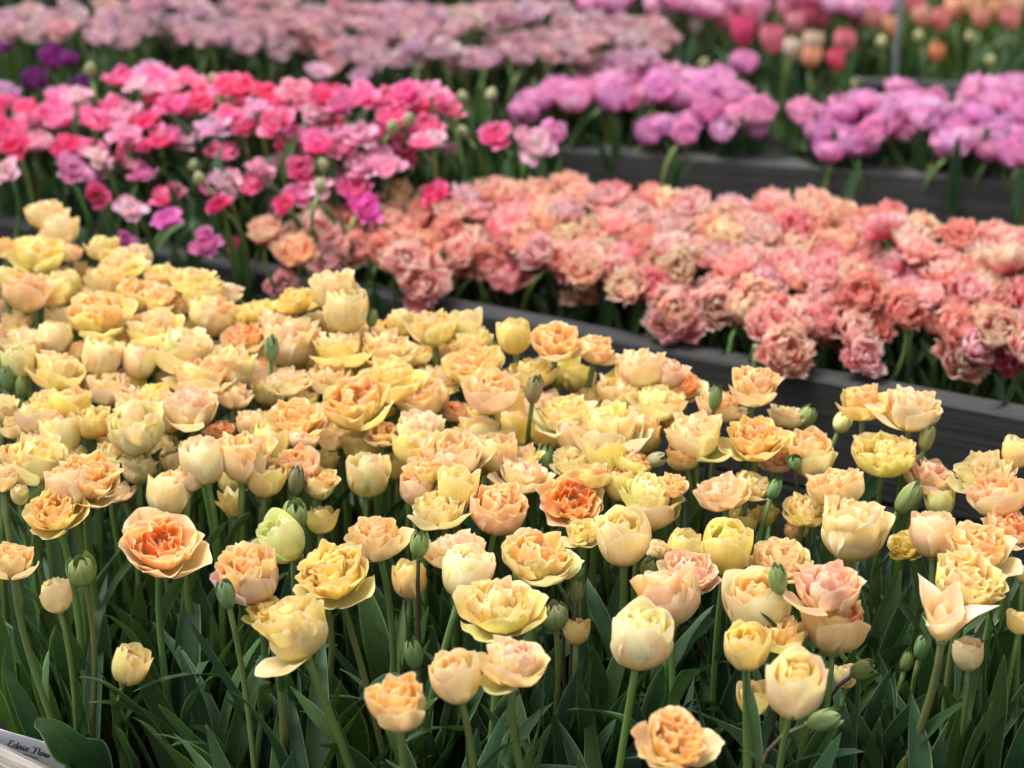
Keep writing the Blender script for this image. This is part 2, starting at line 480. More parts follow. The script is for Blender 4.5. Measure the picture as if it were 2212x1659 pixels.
def bloom_geo(kind, seed):
    rng = np.random.default_rng(seed * 977 + sum(map(ord, kind)) * 31)
    o = []
    p0 = rng.uniform(0, 6.28)
    R = lambda a, b: rng.uniform(a, b)
    if kind == 'C':        # deep cup, packed with inner petals
        f = R(-8, 18)
        whorl(rng, o, 3, 0.0, p0, 8, flare=.3, L=(.98, 1.06), W=(.46, .54), th=[8, 50 - f, 86 - f, 92 - f], r0=.05, cup=(.50, .62), crumple=.022, tip=(.24, 2.2))
        whorl(rng, o, 3, 0.1, p0 + 1.05, 9, flare=.15, L=(.96, 1.04), W=(.40, .48), th=[16, 55 - f, 88 - f, 95 - f], r0=.05, cup=(.42, .52), crumple=.03)
        whorl(rng, o, 6, 0.45, p0 + .4, 7, L=(.92, 1.04), W=(.30, .40), th=[30, 62, 84, 92], r0=.08, cup=(.26, .40), crumple=.05, ruffle=.06, yaw=(-.3, .3), jag=.04, tip=(.15, 2.8), endw=.74)
        whorl(rng, o, 7, 0.75, p0 + .1, 9, L=(.98, 1.10), W=(.26, .35), th=[48, 72, 86, 98], r0=(.10, .16), cup=(.16, .30), crumple=.07, ruffle=.08, yaw=(-.6, .6), jag=.04, tip=(.15, 2.8), endw=.74)
        whorl(rng, o, 6, 1.0, p0 + .7, 12, L=(.96, 1.08), W=(.19, .28), th=[70, 84, 90, 110], r0=(.04, .10), cup=(.10, .20), crumple=.08, ruffle=.08, yaw=(-.9, .9), jag=.04, tip=(.15, 2.8), endw=.74)
    elif kind == 'O':      # open double, peony-like
        f = R(-12, 12)
        whorl(rng, o, 4, 0.0, p0, 11, flare=.3, L=(.94, 1.08), W=(.42, .52), th=[2, 28 - f, 62 - f, 70 - f], r0=.05, cup=(.50, .70), crumple=.035, ruffle=.05)
        whorl(rng, o, 4, 0.12, p0 + .8, 8, L=(.90, 1.0), W=(.38, .46), th=[14, 40 - f, 72 - f, 84 - f], r0=.05, cup=(.40, .55), crumple=.04, ruffle=.06)
        whorl(rng, o, 7, 0.5, p0 + .3, 8, L=(.86, 1.0), W=(.28, .38), th=[28, 50, 74, 86], r0=.08, cup=(.22, .36), crumple=.06, ruffle=.08, yaw=(-.4, .4), jag=.04, tip=(.15, 2.8), endw=.74)
        whorl(rng, o, 8, 0.8, p0 + .1, 10, L=(.88, 1.02), W=(.24, .33), th=[42, 64, 82, 96], r0=(.10, .17), cup=(.14, .26), crumple=.08, ruffle=.10, yaw=(-.8, .8), jag=.04, tip=(.15, 2.8), endw=.74)
        whorl(rng, o, 7, 1.0, p0 + .7, 14, L=(.84, .98), W=(.19, .28), th=[64, 80, 90, 110], r0=(.03, .10), cup=(.09, .18), crumple=.09, ruffle=.10, yaw=(-1., 1.), jag=.04, tip=(.15, 2.8), endw=.74)
    elif kind == 'W':      # flung wide open
        whorl(rng, o, 5, 0.0, p0, 10, L=(.96, 1.10), W=(.50, .60), th=[0, 22, 56, 58], r0=.05, cup=(.50, .75), crumple=.06, ruffle=.09)
        whorl(rng, o, 5, 0.3, p0 + .6, 10, L=(.92, 1.0), W=(.42, .50), th=[10, 34, 64, 76], r0=.05, cup=(.40, .55), crumple=.06, ruffle=.09)
        whorl(rng, o, 7, 0.75, p0 + .3, 10, L=(.80, .95), W=(.28, .38), th=[20, 46, 74, 96], r0=.08, cup=(.20, .34), crumple=.08, ruffle=.12, yaw=(-.5, .5), jag=.04, tip=(.15, 2.8), endw=.74)
        whorl(rng, o, 7, 1.0, p0 + .1, 14, L=(.60, .80), W=(.20, .30), th=[36, 62, 84, 110], r0=(.08, .14), cup=(.12, .24), crumple=.10, ruffle=.12, yaw=(-1., 1.), jag=.04, tip=(.15, 2.8), endw=.74)
        whorl(rng, o, 5, 1.0, p0 + .7, 14, L=(.45, .60), W=(.12, .20), th=[60, 80, 100, 130], r0=(.02, .07), cup=(.07, .14), crumple=.10, ruffle=.10, yaw=(-1., 1.), tip=(.15, 2.8), endw=.74)
    elif kind == 'G':      # egg-shaped goblet, barely open
        f = R(-3, 6)
        whorl(rng, o, 3, 0.0, p0, 4, L=(1.0, 1.06), W=(.48, .54), th=[6, 62, 91 - f, 104 - f], r0=.05, cup=(.42, .50), crumple=.016, tip=(.30, 1.9))
        whorl(rng, o, 3, 0.1, p0 + 1.05, 4, L=(1.0, 1.05), W=(.44, .50), th=[12, 64, 91, 103], r0=.05, cup=(.38, .45), crumple=.02, tip=(.28, 1.9))
        whorl(rng, o, 5, 0.5, p0 + .4, 6, L=(.90, .98), W=(.28, .36), th=[32, 70, 92, 106], r0=.06, cup=(.22, .32), crumple=.04, ruffle=.05, yaw=(-.3, .3), tip=(.15, 2.8), endw=.74)
        whorl(rng, o, 5, 0.9, p0 + .1, 8, L=(.80, .92), W=(.18, .26), th=[60, 84, 97, 112], r0=(.05, .10), cup=(.12, .22), crumple=.06, ruffle=.06, yaw=(-.6, .6), tip=(.15, 2.8), endw=.74)
    elif kind == 'S':      # pointed star
        whorl(rng, o, 3, 0.0, p0, 5, L=(1.12, 1.22), W=(.30, .35), th=[50, 66, 50, 30], r0=.05, cup=(.24, .30), tip=(.52, 1.15), endw=.42, wmax=.5, crumple=.02, jag=0)
        whorl(rng, o, 3, 0.1, p0 + 1.05, 5, L=(.98, 1.08), W=(.33, .38), th=[48, 72, 82, 78], r0=.05, cup=(.26, .32), tip=(.50, 1.15), endw=.42, wmax=.5, crumple=.02, jag=0)
        whorl(rng, o, 4, 0.5, p0 + .4, 8, L=(.72, .86), W=(.20, .26), th=[60, 80, 90, 96], r0=.05, cup=(.16, .24), tip=(.40, 1.3), crumple=.04, yaw=(-.3, .3), jag=.02)
    elif kind == 'K':      # small, half-open double bud
        f = R(-8, 8)
        whorl(rng, o, 3, 0.0, p0, 9, L=(.92, 1.06), W=(.42, .50), th=[8, 62 - f, 90 - f, 90 - f], r0=.05, cup=(.36, .44), crumple=.03, tip=(.30, 1.7))
        whorl(rng, o, 3, 0.15, p0 + 1.05, 7, L=(.90, 1.0), W=(.36, .44), th=[16, 66, 92, 100], r0=.05, cup=(.32, .38), crumple=.03)
        whorl(rng, o, 6, 0.6, p0 + .4, 8, L=(.80, .94), W=(.22, .30), th=[45, 76, 92, 112], r0=.06, cup=(.16, .26), crumple=.06, ruffle=.07, yaw=(-.5, .5), tip=(.15, 2.8), endw=.74)
    elif kind == 'B':      # green bud
        whorl(rng, o, 3, 0.0, p0, 2, L=(1.12, 1.2), W=(.36, .40), th=[20, 72, 100, 128], r0=.04, cup=(.24, .27), tip=(.55, 1.2), endw=.22, wmax=.45, crumple=.012, ruffle=.01, fold=-.012, jag=0)
        whorl(rng, o, 3, 0.1, p0 + 1.05, 2, L=(1.06, 1.12), W=(.33, .37), th=[24, 74, 100, 128], r0=.03, cup=(.21, .24), tip=(.52, 1.2), endw=.22, wmax=.45, crumple=.012, ruffle=.01, fold=-.012, jag=0)
        whorl(rng, o, 3, 0.6, p0 + .5, 3, L=(.96, 1.02), W=(.24, .28), th=[40, 80, 98, 122], r0=.02, cup=(.16, .2), tip=(.4, 1.3), crumple=.02, ruffle=.02)
    return o

def heart_geo(rng):
    """receptacle, pistil and six stamens in the middle of a bloom (unit petal length)"""
    V, F, = [], []
    def tube(p, q, r1, r2, n=6):
        p, q = np.array(p, float), np.array(q, float)
        d = q - p; d /= np.linalg.norm(d)
        a = np.cross(d, (0.3, 0.9, 0.2)); a /= np.linalg.norm(a); b = np.cross(d, a)
        k = len(V)
        for (c, r) in ((p, r1), (q, r2)):
            for i in range(n):
                V.append(c + r * (a * math.cos(6.283 * i / n) + b * math.sin(6.283 * i / n)))
        for i in range(n):
            F.append([k + i, k + (i + 1) % n, k + n + (i + 1) % n, k + n + i])
        F.append([k + n + i for i in range(n)])
    tube((0, 0, -.06), (0, 0, .03), .085, .10, 10)
    tube((0, 0, .02), (0, 0, .34), .05, .06, 8)
    for i in range(6):
        a = i * 1.047 + rng.normal(0, .1)
        tube((.05 * math.cos(a), .05 * math.sin(a), .02), (.12 * math.cos(a), .12 * math.sin(a), .36), .016, .028, 5)
    return np.array(V), F

def quat_from_axis(axis, spin):
    """rotation that takes +Z to axis, after a spin about Z"""
    from mathutils import Quaternion, Vector
    q = Vector((0, 0, 1)).rotation_difference(Vector(axis))
    return q @ Quaternion((0, 0, 1), spin)

def tube_mesh(name, pts, radii, mat, n=8):
    pts = np.asarray(pts, float)
    m = len(pts)
    tan = np.gradient(pts, axis=0)
    tan /= np.linalg.norm(tan, axis=1)[:, None]
    ref = np.array([1.0, 0.15, 0.1])
    V = []
    pc = []
    for i in range(m):
        a = np.cross(tan[i], ref); a /= np.linalg.norm(a)
        b = np.cross(tan[i], a)
        for j in range(n):
            w = 6.2832 * j / n
            V.append(pts[i] + radii[i] * (a * math.cos(w) + b * math.sin(w)))
            pc.append((0.5, i / (m - 1), abs(2 * j / n - 1), 0.5))
    F = []
    for i in range(m - 1):
        for j in range(n):
            k = (j + 1) % n
            F.append([i * n + j, i * n + k, (i + 1) * n + k, (i + 1) * n + j])
    F.append([(m - 1) * n + j for j in range(n)])
    return mesh(name, V, F, mat, pc=pc)

def bez(p0, p1, p2, p3, n):
    t = np.linspace(0, 1, n)[:, None]
    return (1 - t) ** 3 * p0 + 3 * (1 - t) ** 2 * t * p1 + 3 * (1 - t) * t * t * p2 + t ** 3 * p3

def leaf_mesh(pts, width, face, cup=0.8, wave=0.0, seed=0, nu=9, wpos=0.38, basew=0.45, twist=0.0):
    """a channelled, pointed leaf along a centre line; face: the way its upper side looks"""
    rng = np.random.default_rng(seed)
    pts = np.asarray(pts, float)
    m = len(pts)
    tan = np.gradient(pts, axis=0)
    tan /= np.linalg.norm(tan, axis=1)[:, None]
    u = np.linspace(-1, 1, nu)
    ph = rng.uniform(0, 6.28)
    fr = rng.uniform(7, 12)
    V, pc = [], []
    for i in range(m):
        s = i / (m - 1)
        w = width * (basew + (1 - basew) * math.sin(min(s / wpos, 1) * math.pi / 2)) if s < wpos else \
            width * max(0.0, math.cos((s - wpos) / (1 - wpos) * math.pi / 2)) ** 0.80
        B = np.cross(tan[i], face); B /= np.linalg.norm(B)
        Nn = np.cross(B, tan[i])
        if twist:
            c, d = math.cos(twist * s), math.sin(twist * s)
            B, Nn = B * c + Nn * d, Nn * c - B * d
        cc = cup * (1.3 - 0.8 * s)
        al = u * cc
        ob = w * np.sin(al) / cc
        on = w * (1 - np.cos(al)) / cc
        on = on + wave * width * (np.abs(u) ** 2) * np.sin(s * fr + ph + 1.8 * np.sign(u)) * math.sin(math.pi * s)
        for j in range(nu):
            V.append(pts[i] + B * ob[j] + Nn * on[j])
            pc.append((abs(u[j]), s, u[j] * .5 + .5, rng.random()))
    return mesh("leaf", V, grid_faces(nu, m), M_LEAF, pc=pc)

LEAVES, SMALL_LEAVES = [], []
_r = np.random.default_rng(5)
for i in range(26):             # basal leaves: rise, then lean out; unit length about 1
    lean = _r.uniform(0.06, 0.36)
    droop = _r.uniform(-0.05, 0.16) * (2.2 if i % 6 == 0 else 1)
    side = _r.normal(0, 0.09)
    c = bez(np.array([.008, 0, 0]), np.array([.04 + .05 * lean, 0, .38]), np.array([lean * .65, side * .6, .78]),
            np.array([lean + droop, side, 1.0 - droop * .65 - lean * .15]), 16)
    LEAVES.append(leaf_mesh(c, _r.uniform(.034, .066), np.array([-1.0, 0, .25]), cup=_r.uniform(.55, 1.15),
                            wave=_r.uniform(0, .45), seed=i, twist=_r.normal(0, .5)))
for i in range(10):             # short narrow leaves high on a stem
    lean = _r.uniform(0.35, .8)
    c = bez(np.array([.01, 0, 0]), np.array([.12, 0, .35]), np.array([lean * .6, 0, .7]), np.array([lean, _r.normal(0, .1), .92]), 12)
    SMALL_LEAVES.append(leaf_mesh(c, _r.uniform(.07, .11), np.array([-1.0, 0, .3]), cup=_r.uniform(.8, 1.3), wave=.2, seed=50 + i, twist=_r.normal(0, .8)))

PAL = {  # pigment, linear
    'c': (.92, .80, .45), 'y': (.93, .75, .23), 'Y': (.91, .76, .14), 'p': (.94, .71, .40), 'o': (.95, .54, .18),
    'O': (.94, .32, .06), 'k': (.93, .68, .54), 'K': (.93, .49, .40), 'w': (.92, .84, .62), 'g': (.72, .76, .32),
    'n': (.165, .26, .105), 'm': (.76, .48, .68)}
BLOOMS = {}
def get_bloom(kind, var):
    key = (kind, var)
    if key not in BLOOMS:
        petals = []
        ext_r, ext_z, lo = [], 0, 9
        for (V, F, pc), inner in bloom_geo(kind, var):
            petals.append((mesh("petal", V, F, M_BUD if kind == "B" else M_PETAL, pc=pc), inner))
            ext_r.append(np.percentile(np.hypot(V[:, 0], V[:, 1]), 98))
            ext_z = max(ext_z, V[:, 2].max())
        V, F = heart_geo(np.random.default_rng(var))
        core = mesh("bloom", V, F, M_STEM, pc=np.full((len(V), 4), .5))
        d = 2 * np.percentile(ext_r, 80) * .97
        BLOOMS[key] = (petals, core, d, ext_z)
    return BLOOMS[key]
NVAR = {'C': 16, 'O': 16, 'W': 3, 'G': 8, 'S': 2, 'K': 7, 'B': 5}
SQUASH = {'C': .84, 'O': .84, 'W': .9, 'G': .97, 'S': .95, 'K': .96, 'B': 1.0}

def jitter(c, rng, a=0.05):
    k = 1 + rng.normal(0, a * .5)
    return [min(.93, max(.01, v * k * (1 + rng.normal(0, a)))) for v in c]

rnd = np.random.default_rng(42)
def plant_leaves(root, rng, n, lmin, lmax, azs=None, zmax=None):
    for i in range(n):
        me = LEAVES[rng.integers(len(LEAVES))]
        az = rng.uniform(0, 6.28) if azs is None else azs[i]
        sc = rng.uniform(lmin, lmax)
        o = new_obj("leaf", me, root, (0, 0, rng.uniform(-.005, .03)))
        o.rotation_euler = (rng.normal(0, .05), rng.normal(0, .05), az)
        wsc = sc * rng.uniform(.85, 1.25)
        o.scale = (wsc, wsc, sc)

STEM_GREEN, STEM_DARK = (.120, .190, .050), (.085, .070, .045)
def build_tulip(name, head, dia, kind, var, outer, inner, axis, base, rng, stem_r=.0042, nleaf=4, leaf=(.24, .36),
                stem_col=None, rib=None, upper=0.5):
    """one tulip: stem, basal leaves, bloom > petals. head = centre of the bloom."""
    petals, core, d, hz = get_bloom(kind, var)
    sc = dia / d
    axis = axis / np.linalg.norm(axis)
    foot = head - axis * sc * SQUASH[kind] * hz * .47
    root = new_obj(name, None, loc=base)
    root.empty_display_size = .02
    H = foot[2] - base[2]
    rel = foot - base
    c = bez(np.zeros(3), np.array([rel[0] * .12, rel[1] * .12, H * .40]), rel - axis * H * .32, rel + axis * .004, 12)
    st = new_obj("stem", tube_mesh("stem", c, np.linspace(stem_r * 1.15, stem_r * .92, 12), M_STEM), root)
    sg = stem_col or STEM_GREEN
    st.color = (*jitter(sg, rng, .10), 1)
    bl = new_obj("bloom" if kind != 'B' else "bud", core, root, rel, quat_from_axis(axis, rng.uniform(0, 6.28)), (sc, sc, sc * SQUASH[kind] * rng.uniform(.93, 1.06)))
    bl.color = (.20, .22, .06, 1)
    co, ci = np.array(PAL[outer]), np.array(PAL[inner])
    pale = np.array([.94, .84, .50])
    if kind != 'B':
        co = co * .70 + pale * .30
    hue = 1 + rng.normal(0, .03, 3)
    ribv = rng.uniform(0, .35) if rib is None else rib
    budk = np.array([rng.uniform(.75, 1.7), rng.uniform(.85, 1.35), rng.uniform(.7, 1.3)]) if kind == 'B' else 1.0
    for me, inn in petals:
        p = new_obj("petal", me, bl)
        f = min(1.0, max(0.0, inn ** 1.2 + rng.normal(0, .14)))
        col = (co * (1 - f) + ci * f) * hue
        p.color = (*jitter(col * budk, rng, .05), (ribv * rng.uniform(.3, 1.3) if inn < .3 else 0.0))
    if nleaf:
        plant_leaves(root, rng, nleaf, *leaf)
    if rng.random() < upper and H > .25:
        i = rng.integers(6, 9)
        o = new_obj("leaf", SMALL_LEAVES[rng.integers(len(SMALL_LEAVES))], root, c[i])
        o.rotation_euler = (0, 0, rng.uniform(0, 6.28))
        s = rng.uniform(.08, .14)
        o.scale = (s, s, s)
    return root, foot

# ------------------------------------------------------------------ the yellow and peach double tulips of the front bed
# x, y, width: where the bloom shows (pixels of a 2212-wide picture); it is set at its own height z over the bed.
# l = (label, short name other labels refer to); t = lean in degrees (sideways, towards the viewer); s = how far the stem's foot lies sideways (cm)
Y = [
 # ---- front
 (25,1212,105,'C','p','o',dict(s=6, nl=0, l=("peach double tulip cut by the picture edge above the broad leaves","peach tulip cut by the edge"))),
 (120,1106,130,'O','y','o',dict(t=(-6,22), l=("golden double tulip with orange hollow, above the fat opening green bud","golden tulip with orange hollow"))),
 (348,1182,174,'W','p','O',dict(t=(10,16), z=.46, rib=.0, l=("wide-open ruffled orange tulip, the most orange of all","wide-open orange tulip"))),
 (122,1290,72,'K','c','p',dict(z=.36, nl=0, l=("small cream half-open tulip below the fat green bud","small cream tulip below the bud"))),
 (173,1222,66,'B','n','n',dict(nl=1, l=("fat green bud just splitting open beside the peach tulip cut by the edge","fat splitting green bud"), z=.42, fat=1.35)),
 (280,1441,84,'K','y','p',dict(z=.29, nl=0, l=("small yellow tulip crossed by a dark leaf, low among the leaves","small yellow tulip crossed by a leaf"))),
 (540,1245,150,'C','k','o',dict(t=(-10,14), odd='m', l=("peach double tulip with one lilac petal at its side","tulip with the lilac petal"))),
 (612,1170,106,'K','g','c',dict(t=(-38,10), z=.45, rib=.9, l=("pale greenish cream tulip tilted sideways below a green bud","tilted greenish cream tulip"))),
 (638,1108,58,'B','n','n',dict(fat=1.2,t=(6,4), l=("plump green bud right above the tilted greenish cream tulip","plump green bud"))),
 (720,1245,168,'O','y','y',dict(t=(-10,28), z=.47, s=7, l=("large yellow bowl tulip with a loose petal hanging at its foot","large yellow bowl tulip"))),
 (572,1320,95,'O','Y','y',dict(z=.42, t=(-12,10), l=("crumpled bright yellow tulip tucked behind a cream cup","crumpled bright yellow tulip"))),
 (640,1362,152,'C','c','y',dict(z=.44, t=(-18,4), s=9, drop=1, l=("cream yellow cup tulip with a pale petal folded down below","cream cup with a folded petal"))),
 (490,1290,40,'B','n','n',dict(t=(-8,5), l=("slim green bud in front of the tulip with the lilac petal","slim bud by the lilac petal"))),
 (812,1168,116,'C','p','o',dict(z=.46, l=("peach cup tulip with deep orange inside, left of a tall grey-green bud","peach cup with deep orange inside"))),
 (905,1177,42,'B','n','n',dict(z=.47, dark=1, s=1, l=("grey-green bud standing tall on a thin brownish stem","bud on the tall brownish stem"))),
 (985,1192,150,'O','p','k',dict(z=.44, l=("pale peach frilled tulip behind a leaning cream bloom","pale peach frilled tulip"))),
 (1008,1240,112,'G','w','c',dict(z=.45, t=(16,-6), s=-8, l=("ivory closed tulip leaning in front of a pale peach frilled one","ivory leaning tulip"))),
 (1160,1208,168,'O','c','o',dict(t=(6,14), l=("open cream tulip with golden orange on one side of its middle","cream tulip with golden middle"))),
 (885,1255,76,'K','y','Y',dict(z=.37)),
 (1082,1312,196,'O','y','p',dict(z=.46, t=(2,12), l=("broad pale yellow open tulip over the largest two-headed peach bloom","broad pale yellow tulip"))),
 (985,1468,112,'G','p','p',dict(z=.46, t=(-12,0), s=2, l=("closed peach bloom joined to the side of a big frilled peach tulip","closed peach bloom of the pair"))),
 (1112,1432,150,'C','p','k',dict(z=.47, t=(6,8), s=9, drop=2, l=("big frilled peach tulip with a green and white petal folded below","big frilled peach tulip"))),
 (862,1527,134,'C','p','o',dict(z=.44, t=(-2,10), s=3, l=("peach cup tulip with salmon heart, nearest the lower border","peach cup with salmon heart"))),
 (1197,1322,60,'B','n','n',dict(fat=1.3,z=.42, l=("large ribbed green bud to the side of the broad pale yellow tulip","large ribbed green bud"))),
 (1245,1280,34,'B','n','n',dict(z=.40,dark=1)), (1243,1236,34,'B','n','n',dict(z=.41,dark=1,t=(14,0))),
 (1383,1382,140,'G','w','c',dict(z=.46, t=(6,4), s=-4, l=("smooth ivory goblet tulip below a salmon cup","smooth ivory goblet"))),
 (1440,1292,150,'C','k','o',dict(z=.45, l=("salmon pink cup tulip above the smooth ivory goblet","salmon cup"))),
 (1245,1366,60,'K','y','y',dict(z=.35)),
 (1455,1602,164,'O','p','o',dict(z=.45, t=(10,26), l=("peach and orange tulip touching the lower border","tulip touching the lower border"))),
 (895,1420,42,'B','n','n',dict(z=.33)),
 (1490,1240,145,'O','k','K',dict(z=.45, t=(14,14), l=("rosy open tulip with a pointed petal flung sideways","rosy tulip with pointed petal"))),
 (1570,1190,106,'G','Y','Y',dict(z=.45, t=(4,6), l=("clear lemon yellow cup tulip, the yellowest of the front rows","lemon yellow cup"))),
 (1690,1212,138,'O','p','p',dict(z=.44, l=("peach frilled tulip just behind a bud and the big pink cup","peach frilled tulip behind the pink cup"))),
 (1790,1272,160,'C','k','K',dict(z=.48, t=(2,4), s=-4, rib=.8, l=("big pale pink cup tulip with rosy frilled heart","big pale pink cup"))),
 (1640,1302,140,'G','w','o',dict(z=.45, t=(-14,8), l=("white satin tulip with one huge pale petal behind a thin bud stem","white satin tulip"))),
 (1613,1402,102,'G','y','Y',dict(z=.45, t=(-3,6), s=2)),
 (1690,1375,112,'C','y','o',dict(z=.43)),
 (1802,1350,158,'C','p','O',dict(z=.43, l=("peach cup tulip with red-orange inside, under the big pale pink cup","peach cup under the pink one"))),
 (1718,1492,126,'G','w','y',dict(z=.46, t=(6,10), fat=1.1, l=("creamy yellow goblet tulip beside a bud lying on its side","creamy yellow goblet"))),
 (1681,1257,42,'B','n','n',dict(z=.49, dark=1, s=-1, l=("pointed green bud on a thin dark stem before the white satin tulip","pointed bud on the dark stem"))),
 (1775,1557,46,'B','n','n',dict(z=.41, t=(68,6), dark=1, l=("green bud lying on its side under the creamy yellow goblet","bud lying on its side"))),
 (1628,1512,76,'K','y','p',dict(z=.34)),
 (1828,1462,52,'K','c','k',dict(z=.33)), (1862,1446,42,'B','n','n',dict(z=.36, t=(40,30),dark=1)),
 (2040,1330,185,'S','k','p',dict(z=.46, t=(0,2), l=("pale pink star-shaped tulip with pointed petals","pink star tulip"))),
 (2090,1262,176,'O','y','p',dict(z=.45, t=(6,18), l=("large frilled yellow tulip right behind the pink star","frilled yellow tulip behind the star"))),
 (2090,1416,70,'K','c','p',dict(z=.36)), (1990,1404,34,'B','n','n',dict(z=.34)), (1958,1432,30,'B','n','n',dict(z=.31, t=(10,0))),
 (1958,1178,86,'O','Y','Y',dict(z=.43, t=(-24,16), l=("deep yellow tulip seen side-on against a smooth pink one","deep yellow side-on tulip"))),
 (2012,1158,96,'G','k','p',dict(z=.45)), (2110,1186,165,'O','c','o',dict(z=.45, t=(4,16))), (2182,1142,122,'O','k','O',dict(z=.44, l=("orange pink frilled tulip running into the picture edge","orange pink tulip at the edge"))),
 (1840,1150,160,'C','c','p',dict(z=.46, l=("large cream cup tulip with blush frills, above the peach frilled one","large cream cup with blush frills"))),
 (1806,1058,138,'O','p','o',dict(z=.46)), (1742,1106,104,'O','y','p',dict(z=.42)),
 (1835,1188,40,'B','n','n',dict(z=.40,fat=1.3,t=(-14,0))), (2203,1345,60,'K','y','y',dict(z=.40)), (2208,1240,40,'K','g','y',dict(z=.42)),
 # ---- right, before the dark boards
 (1630,838,116,'C','p','o',dict(z=.52, t=(6,14), l=("tall peach tulip before the dark board, hollowed with orange","tall peach tulip before the board"))),
 (1553,878,92,'C','p','o',dict(z=.49)), (1544,866,30,'B','n','n',dict(z=.51,dark=1)),
 (1700,902,92,'O','p','p',dict(z=.47)), (1742,900,42,'B','n','n',dict(z=.47,t=(30,6),fat=1.1)),
 (1862,872,112,'C','y','o',dict(z=.50, t=(-4,6), l=("golden cup tulip, shorter of the pair against the dark board","golden cup of the pair"))),
 (1970,886,140,'C','k','p',dict(z=.51, t=(6,2), l=("pale peach cup tulip flared against the dark board","flared peach cup"))),
 (1822,908,40,'B','g','g',dict(z=.46, t=(20,0), fat=1.2)),
 (1500,946,134,'C','c','p',dict(z=.48, drop=2, rib=.4, l=("cream cup tulip with a green petal hanging below it","cream cup with a green petal"))),
 (1630,952,136,'O','y','o',dict(z=.48, t=(-4,18), l=("golden yellow round tulip full of petals below the tall peach one","golden round tulip"))),
 (1750,986,116,'C','c','o',dict(z=.46)), (1908,984,152,'O','y','y',dict(z=.47, t=(2,10), l=("open yellow tulip with spreading outer petals under the flared pair","open yellow tulip under the pair"))),
 (2001,952,34,'B','n','n',dict(z=.48,t=(12,0))), (2004,1030,112,'O','k','K',dict(z=.44,t=(18,4))),
 (2120,1024,140,'O','c','p',dict(z=.46)), (2198,978,70,'K','y','y',dict(z=.48)), (2156,1072,142,'C','c','o',dict(z=.46)),
 (2030,1088,66,'K','g','y',dict(z=.42, l=("small greenish yellow tulip beside a bent green bud","small greenish yellow tulip"))),
 (1957,1084,46,'B','n','n',dict(z=.44,t=(26,10))), (1558,1068,132,'O','p','k',dict(z=.45)), (1622,1052,90,'O','p','p',dict(z=.44)),
 (1680,996,84,'O','k','O',dict(z=.44)), (1716,994,32,'B','n','n',dict(z=.47,dark=1,t=(-10,20),fat=1.3)), (1671,1060,28,'B','n','n',dict(z=.45,t=(18,0))),
 (1606,1132,62,'K','y','y',dict(z=.39)), (1655,1115,46,'K','y','y',dict(z=.39)), (1715,1150,52,'O','o','o',dict(z=.38)),
 (1655,1230,80,'K','y','p',dict(z=.41)), (1480,1200,90,'K','y','y',dict(z=.40)),
 # ---- middle
 (720,628,112,'C','p','p',dict(z=.55, t=(-6,4), l=("tall peach tulip of the leaning pair before the plank","upper peach tulip of the tall pair"))),
 (748,676,98,'G','p','c',dict(z=.53, t=(4,2))), (803,690,26,'B','n','n',dict(z=.52,t=(6,0))),
 (935,712,108,'C','p','o',dict(z=.51)), (1010,700,64,'K','c','c',dict(z=.51)), (1012,742,120,'O','p','y',dict(z=.49)),
 (1069,765,30,'B','n','n',dict(z=.48)), (1110,730,72,'G','Y','Y',dict(z=.52)),
 (1200,738,122,'O','p','o',dict(z=.53, t=(2,18), l=("rose-like peach tulip with glowing orange centre, high before the plank","rose-like peach tulip"))),
 (1290,756,92,'C','p','o',dict(z=.51,t=(14,2))), (835,754,128,'O','p','p',dict(z=.49)), (736,757,136,'O','y','p',dict(z=.49)),
 (852,827,140,'C','y','y',dict(z=.48, l=("clear yellow cup tulip with frilled rim in the middle","clear yellow frilled cup"))),
 (767,876,152,'O','y','o',dict(z=.48, t=(-8,22), l=("ragged golden tulip showing its open heart","ragged golden tulip"))),
 (712,818,100,'C','c','p',dict(z=.47)), (952,820,98,'O','p','k',dict(z=.46)), (1024,790,130,'O','y','o',dict(z=.49)),
 (1062,848,126,'C','k','o',dict(z=.51, t=(0,8), s=0, l=("peach pink cup tulip on a straight stem beside a striped bud","peach pink cup beside the striped bud"))),
 (1150,808,112,'O','p','y',dict(z=.48)), (1153,848,38,'B','n','n',dict(z=.51,rib=.6, l=("striped green bud beside the peach pink cup","striped green bud"))),
 (1117,862,80,'C','y','y',dict(z=.45)), (914,868,128,'O','p','o',dict(z=.46)), (984,890,84,'O','k','O',dict(z=.44)),
 (911,930,116,'C','w','k',dict(z=.46, rib=1.0, l=("pale tulip with green streaked outer petals","green streaked pale tulip"))),
 (973,986,166,'O','k','p',dict(z=.47, t=(-4,10), l=("large blush open tulip with a leaf-like petal spreading below","large blush open tulip"))),
 (1040,938,122,'C','c','o',dict(z=.45)), (1108,930,88,'G','Y','y',dict(z=.42)), (1220,898,142,'O','c','y',dict(z=.48)),
 (1317,938,172,'C','w','y',dict(z=.48, t=(-4,2), s=-1, l=("broad ivory cup tulip on a thick straight stem","broad ivory cup"))),
 (1384,945,96,'C','y','o',dict(z=.46)), (1344,850,124,'O','p','p',dict(z=.47)), (1388,800,112,'C','p','p',dict(z=.50)),
 (1446,806,84,'C','k','K',dict(z=.50,t=(16,0))), (1350,822,84,'O','Y','y',dict(z=.48)), (1424,874,124,'O','c','y',dict(z=.48)),
 (1244,995,108,'O','c','p',dict(z=.45)), (1131,1030,118,'O','p','k',dict(z=.45, l=("peach frilled tulip between the blush open tulip and an orange one","peach frilled tulip next to the orange one"))),
 (1237,1084,128,'W','o','O',dict(z=.44, t=(10,26), l=("deep orange open tulip in the middle, darker than its neighbours","deep orange tulip"))),
